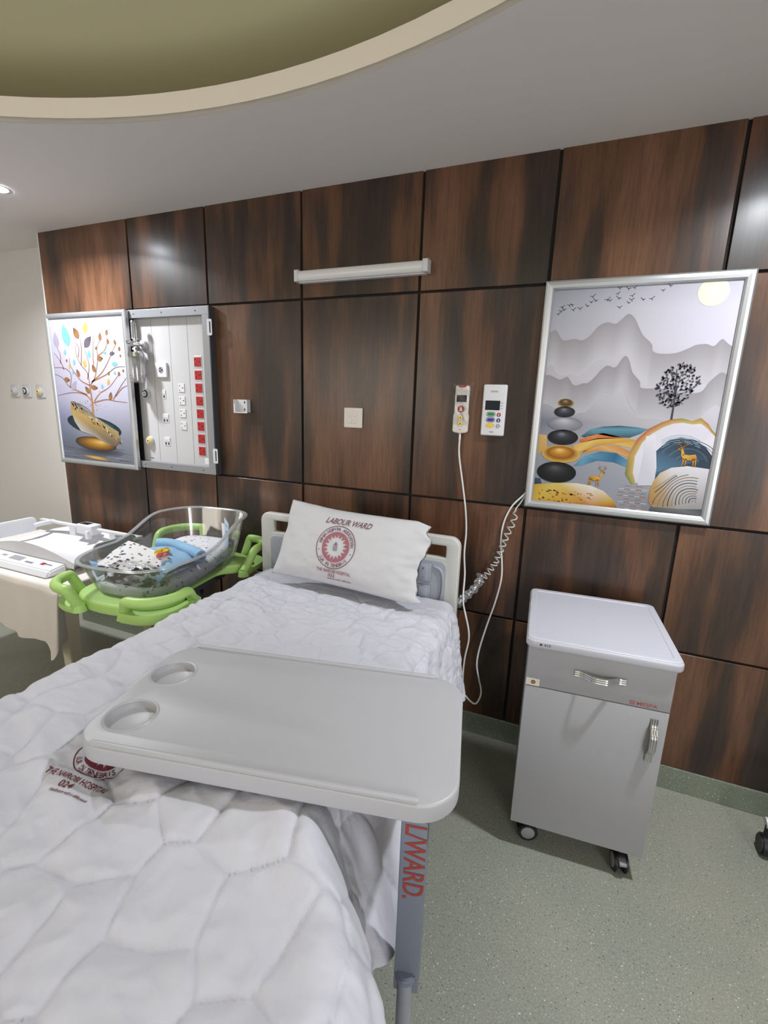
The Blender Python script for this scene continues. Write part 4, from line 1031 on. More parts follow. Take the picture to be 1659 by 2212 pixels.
# ------------------------------------------------------------------ quilt over the mattress
NU, NV = 400, 500
TOP = 0.852
LF, RG = 0.36, 0.42                       # how far it hangs down on the left and on the right
v_lin = np.linspace(0, 1, NV)[:, None] * np.ones((1, NU))
def xr_edge(y):
    return np.interp(y, [-2.4, -1.80, -1.72, -1.655, -1.60, -1.54, -1.46, -1.30, -.9, -.4, -.3], [-.24, -.235, -.255, -.305, -.352, -.42, -.462, -.47, -.47, -.462, -.48])
def hem_out(y):
    return np.interp(y, [-2.4, -1.8, -1.6, -1.4, -1.2, -.9, -.5, -.3], [.02, .03, .075, .16, .12, .075, .075, .06])
y_top = -.335
S = y_top - v_lin * (2.03 + .36)             # arc length along the bed
foot = BY0 - .015
def arcdrop(s, r):
    """s beyond the edge -> (outward, down)"""
    q = np.clip(s, 0, r * PI / 2)
    out = r * np.sin(q / r); dn = r * (1 - np.cos(q / r))
    return out, dn + np.clip(s - r * PI / 2, 0, None)
rv = .05
vs_ = np.clip((foot + rv) - S, 0, None)
vo, vd = arcdrop(vs_, rv)
Y = np.where(S > foot + rv, S, foot + rv - vo)
XLE = -1.395 + .035
rl, rg = .06, .065
xre = xr_edge(Y)
u01 = np.linspace(0, 1, NU)[None, :] * np.ones((NV, 1))
LT = LF + .02
tot = LT + (xre - XLE) + RG
U = u01 * tot - LT                          # 0 at the left top edge
W_ = xre - XLE
lo, ld = arcdrop(np.clip(-U, 0, None), rl)
ro, rd = arcdrop(np.clip(U - W_, 0, None), rg)
X = np.clip(U, 0, W_) + XLE - lo + ro
drop = ld + rd + vd
side_r = smooth01(rd / .16); side_l = smooth01(ld / .16)
X = X + side_r * hem_out(Y) * np.clip(rd / RG, 0, 1) * 1.0
X = X - side_l * .004 * np.clip(ld / LF, 0, 1)
Z = TOP - np.minimum(drop, .46)
# quilting: puffed cells between stitched seams, creases along the seams, soft folds on the hanging side
P_, Q_ = U + xre * .0, S
wx = .055 * vnoise(P_ * 6, Q_ * 6, 3); wy = .055 * vnoise(P_ * 6, Q_ * 6, 4)
e = cell_edge((P_ + wx) / .15, (Q_ + wy) / .15, 11, .55)
puff = .0062 * (1 - np.exp(-(e / .14))) - .0034 * np.exp(-(e / .032) ** 2) - .004
near = np.exp(-(e / .35) ** 2)
cr = vnoise(P_ * 16 + Q_ * 9, Q_ * 34 - P_ * 12, 5) * .55 + vnoise(P_ * 30 - Q_ * 8, Q_ * 22 + P_ * 18, 6) * .45
rdg = lambda n: 1 - np.abs(n) * 4            # sharp little ridges
head = smooth01((Q_ + 1.15) / .5)
crease = .0085 * cr * (.35 + .9 * near) + (.0024 + .0026 * head) * rdg(vnoise(P_ * 15 - Q_ * 9, Q_ * 24 + P_ * 8, 8)) * (.3 + vnoise(P_ * 5, Q_ * 5, 18) + .5) + .0017 * rdg(vnoise(P_ * 30 + Q_ * 11, Q_ * 38 - P_ * 16, 19)) * (.4 + head)
# long diagonal tension wrinkles in the nearer half
dg = (P_ * .55 + Q_ * .83)
tens = .017 * vnoise((P_ * .83 - Q_ * .55) * 3.2 + .5 * vnoise(P_ * 3, Q_ * 3, 14), dg * 17 + 1.2 * vnoise(P_ * 4, Q_ * 4, 15), 9) * smooth01((-Q_ - .35) / .5)
soft = .007 * vnoise(P_ * 3.1, Q_ * 3.1, 12) + .006 * vnoise(P_ * 6, Q_ * 6, 13)
top_mask = 1 - np.maximum(side_r, side_l)
flat_zone = 1 - .75 * smooth01((Y + .56) / .1)
H = puff + crease + tens + soft * 1.0 * top_mask
fold_r = .032 * vnoise(Q_ * 11, rd * 2.2 + 1, 21) + .020 * vnoise(Q_ * 24, rd * 5, 22)
fold_l = .006 * vnoise(Q_ * 12, ld * 2, 23)
Hs = H * .9 + fold_r
# surface direction of the undraped sheet, for pushing the relief out along it
ang_r = np.clip((U - W_) / (rg * PI / 2), 0, 1) * PI / 2; ang_l = np.clip(-U / (rl * PI / 2), 0, 1) * PI / 2
ang_v = np.clip(vs_ / (rv * PI / 2), 0, 1) * PI / 2
X = X + np.sin(ang_r) * (H + fold_r * side_r) - np.sin(ang_l) * (H + fold_l * side_l)
Y = Y - np.sin(ang_v) * H
Z = Z + np.cos(np.maximum(np.maximum(ang_r, ang_l), ang_v)) * H * flat_zone
# uneven hems
Z = Z + side_r * np.clip(rd / RG, 0, 1) ** 2 * (.03 * vnoise(Q_ * 6, Q_ * 0 + .5, 31) + np.interp(Y, [-1.8, -1.55, -1.35, -.9, -.3], [.06, .06, .0, .0, -.02]))
# the ridge where the quilt rides up over the side rail near the foot
ridge = np.exp(-((X - (xre - .02)) / .055) ** 2) * smooth01((-1.40 - Y) / .25)
Z = Z + .022 * ridge * top_mask
Z = Z + .028 * top_mask * np.exp(-((Y + 1.60 - .20 * (X + .75)) / .085) ** 2) * smooth01((X + .88) / .14) * smooth01((-.30 - X) / .12)
# the tray presses it down
Z = np.where((Y > -1.72) & (Y < -.98) & (X > -1.12) & (X < -.12) & (top_mask > .5), np.minimum(Z, .893 + .35 * np.clip(-1.60 + .21 * (X + .75) - Y, 0, 1)), Z)
me = bpy.data.meshes.new('quilt')
qco = np.stack([X, Y, Z], -1).reshape(-1, 3)
ii = (np.arange(NV - 1)[:, None] * NU + np.arange(NU - 1)[None, :]).reshape(-1)
qfa = np.stack([ii, ii + NU, ii + NU + 1, ii + 1], -1)
me.from_pydata(qco.tolist(), [], qfa.tolist())
bm = BM(); bm.from_mesh(me); bpy.data.meshes.remove(me)
quilt = obj('quilt', bm, 'quilt', None, smooth=180)
tag(quilt, 'white quilted bed cover hanging over both sides of the hospital bed', 'bedspread')
from mathutils.bvhtree import BVHTree
qtree = BVHTree.FromPolygons([Vector(v) for v in qco.tolist()], qfa.tolist())
def on_quilt(cx, cy, ang):
    ca, sa = math.cos(ang), math.sin(ang)
    def f(x, y):
        px, py = cx + x * ca - y * sa, cy + x * sa + y * ca
        h = qtree.ray_cast(Vector((px, py, 1.5)), Vector((0, 0, -1)))
        return (px, py, (h[0].z if h[0] else TOP) + .0016)
    return f

def emblem(bm, fn, r, ink=0, disc=1):
    """round hospital emblem: ring of letters, dark disc with a pale sunburst and a lantern"""
    ring(bm, fn, r * .965, r, 64, ink)
    n = 17
    R1 = r * .70
    # disc with the sunburst left open: the rays are gaps between the red wedges
    for k in range(n):
        a0, a1 = 2 * PI * k / n, 2 * PI * (k + 1) / n; am = (a0 + a1) / 2
        out_ = [(R1 * math.cos(a0 + (a1 - a0) * q / 4), R1 * math.sin(a0 + (a1 - a0) * q / 4)) for q in range(5)]
        tip0, tip1, inn = (.62 * r * math.cos(a0), .62 * r * math.sin(a0)), (.62 * r * math.cos(a1), .62 * r * math.sin(a1)), (.40 * r * math.cos(am), .40 * r * math.sin(am))
        for q in range(4):
            tri = [out_[q], out_[q + 1], inn]
            bm.faces.new([bm.verts.new(fn(*p)) for p in tri]).material_index = disc
        for tri in ([out_[0], inn, tip0], [out_[4], tip1, inn]):
            bm.faces.new([bm.verts.new(fn(*p)) for p in tri]).material_index = disc
    for (x0, x1, y0, y1) in [(-.1, -.08, -.16, .12), (.08, .1, -.16, .12), (-.1, .1, -.16, -.135), (-.1, .1, -.07, -.05), (-.1, .1, .02, .04), (-.1, .1, .105, .13), (-.01, .01, -.16, .12), (-.06, .06, .13, .155), (-.035, -.015, .155, .2), (.015, .035, .155, .2), (-.035, .035, .19, .215)]:
        bm.faces.new([bm.verts.new(fn(r * x, r * y)) for x, y in ((x0, y0), (x1, y0), (x1, y1), (x0, y1))]).material_index = ink
    arc_text(bm, 'KENYA HOSPITAL ASSOCIATION', r * .20, fn, r * .765, PI / 2, 2.75, True, ink)
    arc_text(bm, 'LUX IN TENEBRIS', r * .22, fn, r * .915, -PI / 2, 1.75, False, ink)
    for s_ in (-1, 1):
        ring(bm, fn, r * .0, r * .03, 8, ink, cx=s_ * r * .82 , cy=-r * .22)

qa = math.radians(6)
fn = on_quilt(-.942, -1.556, qa)
bm = BM(); emblem(bm, fn, .075, 0, 1)
put_text(bm, 'THE NAIROBI HOSPITAL', .0195, lambda x, y: fn(x + .002, y - .0985), width=.165, shear=.1)
put_text(bm, '024', .021, lambda x, y: fn(x - .004, y - .118), width=.034)
put_text(bm, 'Healthcare with a difference', .0105, lambda x, y: fn(x + .022, y - .132), width=.10, shear=.25)
for f in bm.faces: f.normal_update()
bm.normal_update(); bmesh.ops.reverse_faces(bm, faces=[f for f in bm.faces if f.normal.z < 0])
obj('printed_emblem', bm, ['maroon', 'maroon'], quilt, label='maroon hospital emblem and lettering')

# ------------------------------------------------------------------ pillow propped against the headboard
PO = Vector((-.902, -.425, 1.05))
ea = Vector((.70, -.035, -.008)).normalized()
ev = Vector((-.06, .155, .31)); eb = (ev - ea * ev.dot(ea)).normalized()
en = ea.cross(eb)          # faces the foot of the bed
HA, HB, TH = .345, .175, .062
def pil(a, b, side):
    """a, b in -1..1"""
    fa, fb = max(0, 1 - abs(a) ** 3.2), max(0, 1 - abs(b) ** 2.6)
    t = TH * (fa ** .62) * (fb ** .62)
    pin = 1 - .045 * (1 - a * a) * abs(b) ** 3
    pin2 = 1 - .035 * (1 - b * b) * abs(a) ** 3
    x, y = a * HA * pin2, b * HB * pin
    # open, empty end of the case on the right
    if a > .86:
        k = (a - .86) / .14
        x += k * (.022 + .05 * float(vnoise(b * 2.6 + 3, 1.5, 47)) + .03 * float(vnoise(b * 6 + 1, 4.5, 48)) + .03 * max(0, 1 - abs(b - .62) * 5))
        t += .02 * k * float(vnoise(b * 4.2, 2.5 + a * 3, 49)) * side + .008 * k
        y -= .018 * k * b
    w = .0055 * float(vnoise(a * 5 + 9, b * 4 + 2, 41)) + .003 * float(vnoise(a * 11, b * 9, 42)) * (1 + 2 * max(0, a - .55))
    if a < -.5: w += .004 * math.sin((b - a) * 9) * (-a - .5)
    y += .015 * max(0, -a - .3) * max(0, b)
    return PO + ea * x + eb * y + en * (side * t * (1.0 if side > 0 else .8) + w)
N1, N2 = 90, 50
bm = BM()
for side in (1, -1):
    grid(N1, N2, lambda u, v: pil(2 * u - 1, 2 * v - 1, side), bm)
bmesh.ops.remove_doubles(bm, verts=bm.verts, dist=.0008)
bmesh.ops.recalc_face_normals(bm, faces=bm.faces)
pillow = obj('pillow', bm, 'pillow', None, smooth=180)
tag(pillow, 'white pillow with printed hospital emblem leaning on the grey headboard', 'pillow')
def on_pillow(x, y):
    return pil(x / HA, y / HB, 1) + en * .0022
ECX, ECY = -.018, -.008
fp = lambda x, y: on_pillow(ECX + x, ECY + y)
bm = BM(); emblem(bm, fp, .096, 1, 0)
put_text(bm, 'LABOUR WARD', .040, lambda x, y: fp(x + .03, y + .102), shear=.3, width=.225, mi=1)
put_text(bm, 'THE NAIROBI HOSPITAL', .020, lambda x, y: fp(x + .012, y - .113), width=.17, mi=0)
put_text(bm, '022', .019, lambda x, y: fp(x + .003, y - .130), width=.034, mi=1)
put_text(bm, 'Healthcare with a difference', .010, lambda x, y: fp(x + .04, y - .141), width=.12, shear=.2, mi=0)
bm.normal_update(); bmesh.ops.reverse_faces(bm, faces=[f for f in bm.faces if f.normal.dot(en) < 0])
obj('printed_emblem', bm, ['faded', 'faded_dark'], pillow, label='faded maroon emblem and ward name')

# ------------------------------------------------------------------ overbed table
TA = math.radians(12)
ot = thing('overbed_table', 'grey overbed table with two cup hollows standing across the bed', 'table', (0, 0, 0), TA)
tx0, tx1, ty0, ty1, tz, tt = -1.277, -.432, -1.417, -.975, .95, .042
cups = [(-1.208, -1.128), (-1.197, -1.306)]
bm = BM()
inner_holes = [circle(cx, cy, .054, 48) for cx, cy in cups]
b = plate([rrect(tx0, tx1, ty0, ty1, .085, 12)] + inner_holes, tt, .006, 3); b.transform(Matrix.Translation((0, 0, tz - tt - .004))); merge(bm, b)
for cx, cy in cups:
    pf = [(.055, tz - .006), (.053, tz - .014), (.051, tz - .019), (.046, tz - .0215), (.001, tz - .022)]
    grid(48, 5, lambda u, v: (cx + pf[int(round(v * 4))][0] * math.cos(2 * PI * u), cy + pf[int(round(v * 4))][0] * math.sin(2 * PI * u), pf[int(round(v * 4))][1]), bm, True)
    rp = [(.0535, tz - .005), (.055, tz - .0015), (.058, tz - .0005), (.062, tz - .0045)]
    grid(48, 4, lambda u, v: (cx + rp[int(round(v * 3))][0] * math.cos(2 * PI * u), cy + rp[int(round(v * 3))][0] * math.sin(2 * PI * u), rp[int(round(v * 3))][1]), bm, True)
top = obj('tabletop', bm, 'grey_plastic', ot, world=False, smooth=35)
bm = BM()
for yy in (ty0 + .004, ty1 - .016): box(bm, tx0 + .06, tx1 - .075, yy, yy + .012, tz - .012, tz + .004, .0035, 3)
obj('raised_edge', bm, 'grey_plastic', top, world=False, smooth=35)
ot_m = origin_of(ot)
pc = ot_m.inverted() @ Vector((-.212, -1.475, 0))
px_, py_ = pc.x, pc.y
px_ = min(px_, tx1 - .03)
bm = BM(); box(bm, px_ - .024, px_ + .028, py_ - .012, py_ + .05, .47, tz - tt - .004, .004); col = obj('column', bm, 'post', ot, world=False, smooth=35)
bm = BM(); cyl(bm, (px_, py_ - .008, .09), (px_, py_ - .008, .52), .0165, seg=24); obj('inner_tube', bm, 'tube', ot, world=False, smooth=40)
bm = BM(); cyl(bm, (px_, py_ - .008, .505), (px_, py_ - .008, .525), .021, seg=24, bev=.004); obj('collar', bm, 'post', ot, world=False, smooth=40)
bm = BM(); box(bm, px_ - .03, px_ + .02, py_ - .30, py_ + .05, .05, .09, .006); box(bm, px_ - .42, px_ + .02, py_ - .30, py_ - .26, .05, .085, .006); box(bm, px_ - .42, px_ + .02, py_ + .01, py_ + .05, .05, .085, .006)
obj('base', bm, 'post', ot, world=False, smooth=35)
for cx in (px_ - .40, px_):
    for cy in (py_ - .28, py_ + .03):
        bm = BM(); cyl(bm, (cx - .01, cy, .026), (cx + .01, cy, .026), .0255, seg=24, bev=.003); box(bm, cx - .016, cx + .016, cy - .01, cy + .01, .03, .056, .003); obj('caster', bm, 'black', ot, world=False, smooth=40)
bm = BM()
put_text(bm, 'L/WARD.', .062, lambda x, y: (px_ + .0055 + (y - .021) * .95, py_ - .0128, tz - tt - .012 - x), width=.178, center=False)
obj('lettering', bm, 'redtext', ot, world=False, label='red lettering painted down the column')


# ------------------------------------------------------------------ bedside cabinet
cab = thing('bedside_cabinet', 'grey bedside cabinet on casters with chrome handles below the big picture', 'cabinet', (.133, -.343, 0), math.radians(4))
cw, cd, ct = .246, .2515, .900
bm = BM()
b = plate([rrect(-cw, cw, -cd, cd, .028, 8)], .034, .010, 4); b.transform(Matrix.Translation((0, 0, ct - .034 - .004))); merge(bm, b)
# moulded rim round the worktop
b = plate([rrect(-cw + .004, cw - .004, -cd + .004, cd - .004, .026, 8), rrect(-cw + .03, cw - .03, -cd + .03, cd - .03, .010, 6)], .008, .0035, 3); b.transform(Matrix.Translation((0, 0, ct - .0095))); merge(bm, b)
topc = obj('top', bm, 'cabinet_top', cab, world=False, smooth=40)
bx0, bx1, by0, by1, bz0 = -.233, .228, -.236, .226, .128
bm = BM(); box(bm, bx0, bx1, by0 + .018, by1, bz0, ct - .037, .002); obj('body', bm, 'cabinet', cab, world=False, smooth=35)
zs = .708
bm = BM(); box(bm, bx0, bx1, by0, by0 + .017, zs + .0016, ct - .039, .0015); dr = obj('drawer', bm, 'cabinet', cab, world=False, smooth=35)
bm = BM(); box(bm, bx0, bx1, by0, by0 + .017, bz0 - .012, zs - .0016, .0015); do = obj('door', bm, 'cabinet', cab, world=False, smooth=35)
def bow(p0, p1, out, w):
    """flat ribbed strap handle bowed outwards"""
    p0, p1 = Vector(p0), Vector(p1); d = (p1 - p0); n_ = Vector((0, -1, 0)); s_ = d.normalized().cross(n_)
    bm = BM(); rows = []
    for k in range(29):
        t = k / 28
        o_ = out * smooth01((t - .10) / .3) * smooth01((.90 - t) / .3) if True else 0
        c_ = p0 + d * t + n_ * float(o_)
        rr = []
        for q in range(13):
            f = q / 12 - .5
            rr.append(bm.verts.new(c_ + s_ * (w * f) + n_ * (.004 + .0016 * abs(math.sin(f * 3 * PI)))))
        for q in (1, 0): rr.append(bm.verts.new(c_ + s_ * (w * (q - .5)) - n_ * .0005))
        rows.append(rr)
    for k in range(28):
        for q in range(15): bm.faces.new((rows[k][q], rows[k][(q + 1) % 15], rows[k + 1][(q + 1) % 15], rows[k + 1][q]))
    bm.faces.new(rows[0][::-1]); bm.faces.new(rows[-1])
    bmesh.ops.recalc_face_normals(bm, faces=bm.faces)
    return bm
obj('handle', bow((-.076, by0, .793), (.086, by0, .793), .026, .022), 'chrome', dr, world=False, smooth=35)
obj('handle', bow((.188, by0, .678), (.188, by0, .515), .026, .022), 'chrome', do, world=False, smooth=35)
# writing and stickers
yf = by0 - .0006
bm = BM(); put_text(bm, 'MESPA', .019, lambda x, z: (.128 + x, yf, .716 + z), width=.062, center=False)
for (a0, a1, b0, b1) in [(0, .0018, 0, .0135), (.0135, .0153, 0, .0135), (0, .0153, 0, .0018), (0, .0153, .0117, .0135), (.004, .0056, .003, .010), (.0097, .0113, .003, .010)]:
    bm.faces.new([bm.verts.new((.106 + x, yf, .716 + z)) for x, z in ((a0, b0), (a1, b0), (a1, b1), (a0, b1))])
for sgn in (0, 1): bm.faces.new([bm.verts.new((.106 + x, yf, .716 + z)) for x, z in ([(.004, .0085), (.0076, .005), (.0076, .0072), (.004, .0105)] if sgn else [(.0113, .0085), (.0076, .005), (.0076, .0072), (.0113, .0105)])])
obj('maker_lettering', bm, 'copper', dr, world=False, label='copper coloured lettering')
bm = BM(); box(bm, bx0 + .001, bx0 + .047, yf - .0004, by0 + .001, .7105, .738); st = obj('sticker', bm, 'sticker', dr, world=False, label='cream sticker with small round brown emblem')
bm = BM(); cx, cz = bx0 + .026, .7245
def SF(dy): return lambda x, z: (cx + x, yf - dy, cz + z)
pts = []
for k in range(32): r_ = .0085 if k % 2 else .0066; pts.append((r_ * math.cos(PI * k / 16), r_ * math.sin(PI * k / 16)))
bm.faces.new([bm.verts.new(SF(.0008)(*p)) for p in pts]); obj('round_emblem', bm, 'brown', st, world=False)
bm = BM(); bm.faces.new([bm.verts.new(SF(.0012)(*p)) for p in circle(0, 0, .0045, 20)]); obj('emblem_centre', bm, 'orange', st, world=False)
yt = -cd - .0006
bm = BM()
for f_ in ([(-.196 + .0045 * math.cos(2 * PI * k / 18), yt, .880 + .0045 * math.sin(2 * PI * k / 18)) for k in range(18)],): bm.faces.new([bm.verts.new(p) for p in f_])
obj('round_mark', bm, 'brown', topc, world=False)
bm = BM(); put_text(bm, '410', .0125, lambda x, z: (-.186 + x, yt, .876 + z), width=.022, center=False); obj('number_lettering', bm, 'dark_metal', topc, world=False)
for (cx, cy, rot) in [(-.185, -.175, 1.75), (.165, -.175, .12), (-.185, .17, .5), (.165, .17, -.6)]:
    mx = Matrix.Translation((cx, cy, 0)) @ Matrix.Rotation(rot, 4, 'Z')
    bm = BM(); cyl(bm, (0, 0, .095), (0, 0, bz0), .011, seg=18); box(bm, -.022, .022, -.022, .022, bz0 - .006, bz0, .002)
    cyl(bm, (-.014, -.02, .052), (.014, -.02, .052), .031, seg=28, bev=.004); box(bm, -.011, .011, -.03, .014, .06, .1, .006)
    bm.transform(mx); cs = obj('caster', bm, 'black', cab, world=False, smooth=40)
    for s_ in (-1, 1):
        bm = BM(); cyl(bm, (s_ * .012, -.02, .039), (s_ * .024, -.02, .039), .0385, seg=32, bev=.004); bm.transform(mx); obj('wheel', bm, 'black', cs, world=False, smooth=40)
        bm = BM(); cyl(bm, (s_ * .0235, -.02, .039), (s_ * .026, -.02, .039), .027, .024, 28, .001); bm.transform(mx); obj('hub_cap', bm, 'grey', cs, world=False, smooth=40)
    bm = BM(); box(bm, -.013, .013, -.066, -.028, .058, .070, .003); bm.transform(mx); obj('brake_lever', bm, 'grey', cs, world=False, smooth=35)

# ------------------------------------------------------------------ edge of a wheeled stand at the right
wx, wy = 1.105, -.215
ws = thing('wheeled_stand', 'white wheeled stand leg with black caster by the right edge of the floor', 'stand', (wx, wy, 0))
bm = BM()
for k in range(5):
    t = PI + k * 2 * PI / 5
    tube(bm, spline([(wx, wy, .165), (wx + .12 * math.cos(t), wy + .08 * math.sin(t), .165), (wx + .27 * math.cos(t), wy + .16 * math.sin(t), .14)], 6), [.024 - .004 * i / 12 for i in range(13)], 12)
obj('base', bm, 'white', ws, smooth=60)
bm = BM(); cyl(bm, (wx, wy, .14), (wx, wy, 1.1), .0125, seg=20); obj('pole', bm, 'chrome', ws, smooth=40)
for k in range(5):
    t = PI + k * 2 * PI / 5
    x, y = wx + .258 * math.cos(t), wy + .152 * math.sin(t)
    bm = BM(); cyl(bm, (x - .018, y, .041), (x + .018, y, .041), .0405, seg=28, bev=.006); cyl(bm, (x, y, .05), (x, y, .14), .011, seg=16); obj('caster', bm, 'black', ws, smooth=40)


# ------------------------------------------------------------------ table with cloth, baby scale
TX0, TX1, TY0, TY1, TZ = -3.36, -2.262, -.812, -.215, .757
tb = thing('table', 'cream legged table under a white cloth beside the cream wall', 'table', ((TX0 + TX1) / 2, (TY0 + TY1) / 2, 0))
bm = BM(); box(bm, TX0, TX1, TY0, TY1, TZ - .03, TZ - .003, .003); obj('tabletop', bm, 'table_leg', tb)
bm = BM(); box(bm, TX0 + .06, TX1 - .06, TY0 + .03, TY0 + .05, TZ - .11, TZ - .03); box(bm, TX0 + .06, TX1 - .06, TY1 - .05, TY1 - .03, TZ - .11, TZ - .03); box(bm, TX1 - .06, TX1 - .04, TY0 + .03, TY1 - .03, TZ - .11, TZ - .03); box(bm, TX0 + .04, TX0 + .06, TY0 + .03, TY1 - .03, TZ - .11, TZ - .03); obj('apron', bm, 'table_leg', tb)
for lx in (TX0 + .055, TX1 - .055):
    for ly in (TY0 + .055, TY1 - .055):
        bm = BM(); b = bmesh.new(); bmesh.ops.create_cube(b, size=1)
        for v in b.verts:
            k = .036 if v.co.z > 0 else .026
            v.co = (lx + (k if v.co.x > 0 else -k), ly + (k if v.co.y > 0 else -k), TZ - .03 if v.co.z > 0 else 0)
        bmesh.ops.bevel(b, geom=b.edges[:], offset=.003, segments=2, affect='EDGES'); merge(bm, b); obj('leg', bm, 'table_leg', tb)
# cloth: long drop in front, short at the right end, one deep fold at the corner
NX, NY = 150, 90
bm = BM()
def cloth(u, v):
    FD, RD, r = .30, .085, .018
    s = TX0 - .02 + u * (TX1 + .012 - TX0 + .02 + RD); q = (TY0 - .012) - FD + v * (FD + TY1 - TY0 + .02)
    ex, ey = s - (TX1 + .012), (TY0 - .012) - q
    x = min(s, TX1 + .012); y = max(q, TY0 - .012); z = TZ + .0015
    dx, dy = max(0, ex), max(0, ey)
    if dx > 0 or dy > 0:
        k = float(smooth01(dy / .07))
        h = min(1, dy / FD); hr = min(1, dx / RD)
        z -= dy + dx * (1 - k)
        y -= .012 * min(1, dy / .03) + h * (.02 * math.sin(s * 17 + 1) + .012 * math.sin(s * 41)) * .6
        y -= h * .045 * math.exp(-((s - (TX1 - .04)) / .06) ** 2)
        z -= h * (.02 * math.sin(s * 7 + .5) + .075 * math.exp(-((s - (TX1 - .05)) / .065) ** 4))
        x += (.010 * min(1, dx / .03) + hr * .01 * math.sin(q * 15 + 2)) * (1 - k) - k * dx * .55
        y += k * dx * .75
    return (x, y, z)
grid(NX, NY, cloth, bm)
tc_ = obj('tablecloth', bm, 'cloth', None, smooth=180); tag(tc_, 'white cloth draped over the front of the table that carries the baby scale', 'tablecloth')

bs = thing('baby_scale', 'white curved baby weighing scale with measuring rod on the cloth covered table', 'scale', (-2.72, -.5, TZ + .002))
sx0, sx1, sy0, sy1, sz = -3.10, -2.352, -.675, -.29, TZ + .028
bm = BM(); box(bm, sx0 + .1, sx1 - .08, sy0 - .02, sy1 - .03, TZ + .004, sz + .012, .012, 3); obj('base', bm, 'white', bs, smooth=40)
bm = BM()
def tray(u, v, th=0.0):
    x = sx0 + (sx1 - sx0) * u; y = sy0 + (sy1 - sy0) * v
    c_ = abs(2 * v - 1); along = math.sin(PI * (.06 + .88 * u)) ** 1.15
    z = sz + .014 + .082 * along * c_ ** 2.4 + .012 * (1 - along)
    return (x, y, z - th)
NT = 44
g1 = grid(NT, 24, lambda u, v: tray(u, v), bm)
grid(NT, 24, lambda u, v: tray(u, v, .010), bm)
for v in (0, 1):
    grid(NT, 2, lambda u, w: (lambda p, q: (p[0], p[1] + (-.006 if v == 0 else .006) * math.sin(PI * w), p[2] - (p[2] - (sz + .004)) * w if v == 0 else p[2] - .01 * w))(tray(u, v), None), bm)
for u in (0, 1): grid(2, 24, lambda w, v: tray(u, v, .010 * w), bm)
bmesh.ops.remove_doubles(bm, verts=bm.verts, dist=.0004); bmesh.ops.recalc_face_normals(bm, faces=bm.faces)
obj('weighing_tray', bm, 'white', bs, smooth=50)
dx0, dx1, dy0, dy1 = -2.98, -2.415, -.785, -.672
bm = BM(); b = bmesh.new(); bmesh.ops.create_cube(b, size=1)
for v in b.verts:
    front = v.co.y < 0
    v.co = (dx1 if v.co.x > 0 else dx0, (dy0 + (.025 if v.co.z > 0 else 0)) if front else dy1, (TZ + .004) if v.co.z < 0 else (TZ + .036 if front else TZ + .052))
bmesh.ops.bevel(b, geom=b.edges[:], offset=.007, segments=3, affect='EDGES'); merge(bm, b)
con = obj('control_bar', bm, 'white', bs, smooth=40)
def on_bar(x, f):
    """point on the sloping top of the control bar"""
    y0_, y1_, z0_, z1_ = dy0 + .025, dy1, TZ + .036, TZ + .052
    return (x, y0_ + (y1_ - y0_) * f, z0_ + (z1_ - z0_) * f + .0008)
def bar_rect(x0, x1, f0, f1, m, name):
    bm = BM(); bm.faces.new([bm.verts.new(p) for p in (on_bar(x0, f0), on_bar(x1, f0), on_bar(x1, f1), on_bar(x0, f1))]); obj(name, bm, m, con)
bar_rect(-2.80, -2.70, .32, .74, 'grey', 'display'); bar_rect(-2.88, -2.84, .45, .62, 'grey', 'mark'); bar_rect(-2.66, -2.60, .3, .45, 'seam', 'key'); bar_rect(-2.55, -2.52, .4, .65, 'dark_red', 'red_mark'); bar_rect(-2.95, -2.92, .5, .6, 'seam', 'key'); bar_rect(-2.52, -2.47, .5, .6, 'seam', 'key')
# measuring rod on the far edge
ry, rz = -.345, .892
bm = BM(); box(bm, -3.12, -2.255, ry - .012, ry + .012, rz - .008, rz + .008, .003); obj('measuring_rod', bm, 'white', bs, smooth=35)
bm = BM(); box(bm, -2.85, -2.80, ry - .01, ry + .025, TZ + .004, rz - .006, .003); obj('rod_bracket', bm, 'white', bs)
bm = BM(); box(bm, -2.50, -2.45, ry - .01, ry + .025, TZ + .004, rz - .006, .003); obj('rod_bracket', bm, 'white', bs)
bm = BM(); box(bm, -2.735, -2.60, ry - .045, ry + .025, rz - .028, rz + .03, .008, 3); box(bm, -2.64, -2.615, ry - .06, ry - .03, rz - .05, rz + .0, .004); sl_ = obj('slider', bm, 'white', bs, smooth=35)
bm = BM(); box(bm, -2.72, -2.65, ry - .03, ry + .01, rz + .0295, rz + .031); obj('display', bm, 'screen', sl_)
def paddle(x, y0, y1, z0, z1, name, m, label):
    b = plate([rrect(y0, y1, z0, z1, .03, 6)], .012, .004); b.transform(Matrix.Translation((x, 0, 0)) @ Matrix(((0, 0, 1, 0), (1, 0, 0, 0), (0, 1, 0, 0), (0, 0, 0, 1)))); bm = merge(BM(), b)
    return obj(name, bm, m, bs, smooth=40, label=label)
paddle(-3.02, -.76, -.44, .855, .945, 'head_paddle', 'white', None)
bm = BM(); box(bm, -3.03, -3.0, -.46, ry + .012, rz - .012, rz + .012, .004); obj('paddle_arm', bm, 'white', bs, smooth=35)
bm = BM(); box(bm, -2.268, -2.248, -.40, ry + .012, rz - .01, rz + .01, .003); obj('paddle_arm', bm, 'white', bs, smooth=35)
paddle(-2.262, -.63, -.375, .835, .925, 'foot_paddle', 'grey', 'grey sliding paddle')

# ------------------------------------------------------------------ newborn bassinet
BA = math.radians(7)
ba = thing('bassinet', 'newborn bassinet with clear tub on lime green frame between bed and table', 'bassinet', (-1.782, -.562, 0), BA)
HW, HL = .25, .395
ZB = .838
def outline(hw, hl, r, n=8): return rrect(-hw, hw, -hl, hl, r, n)
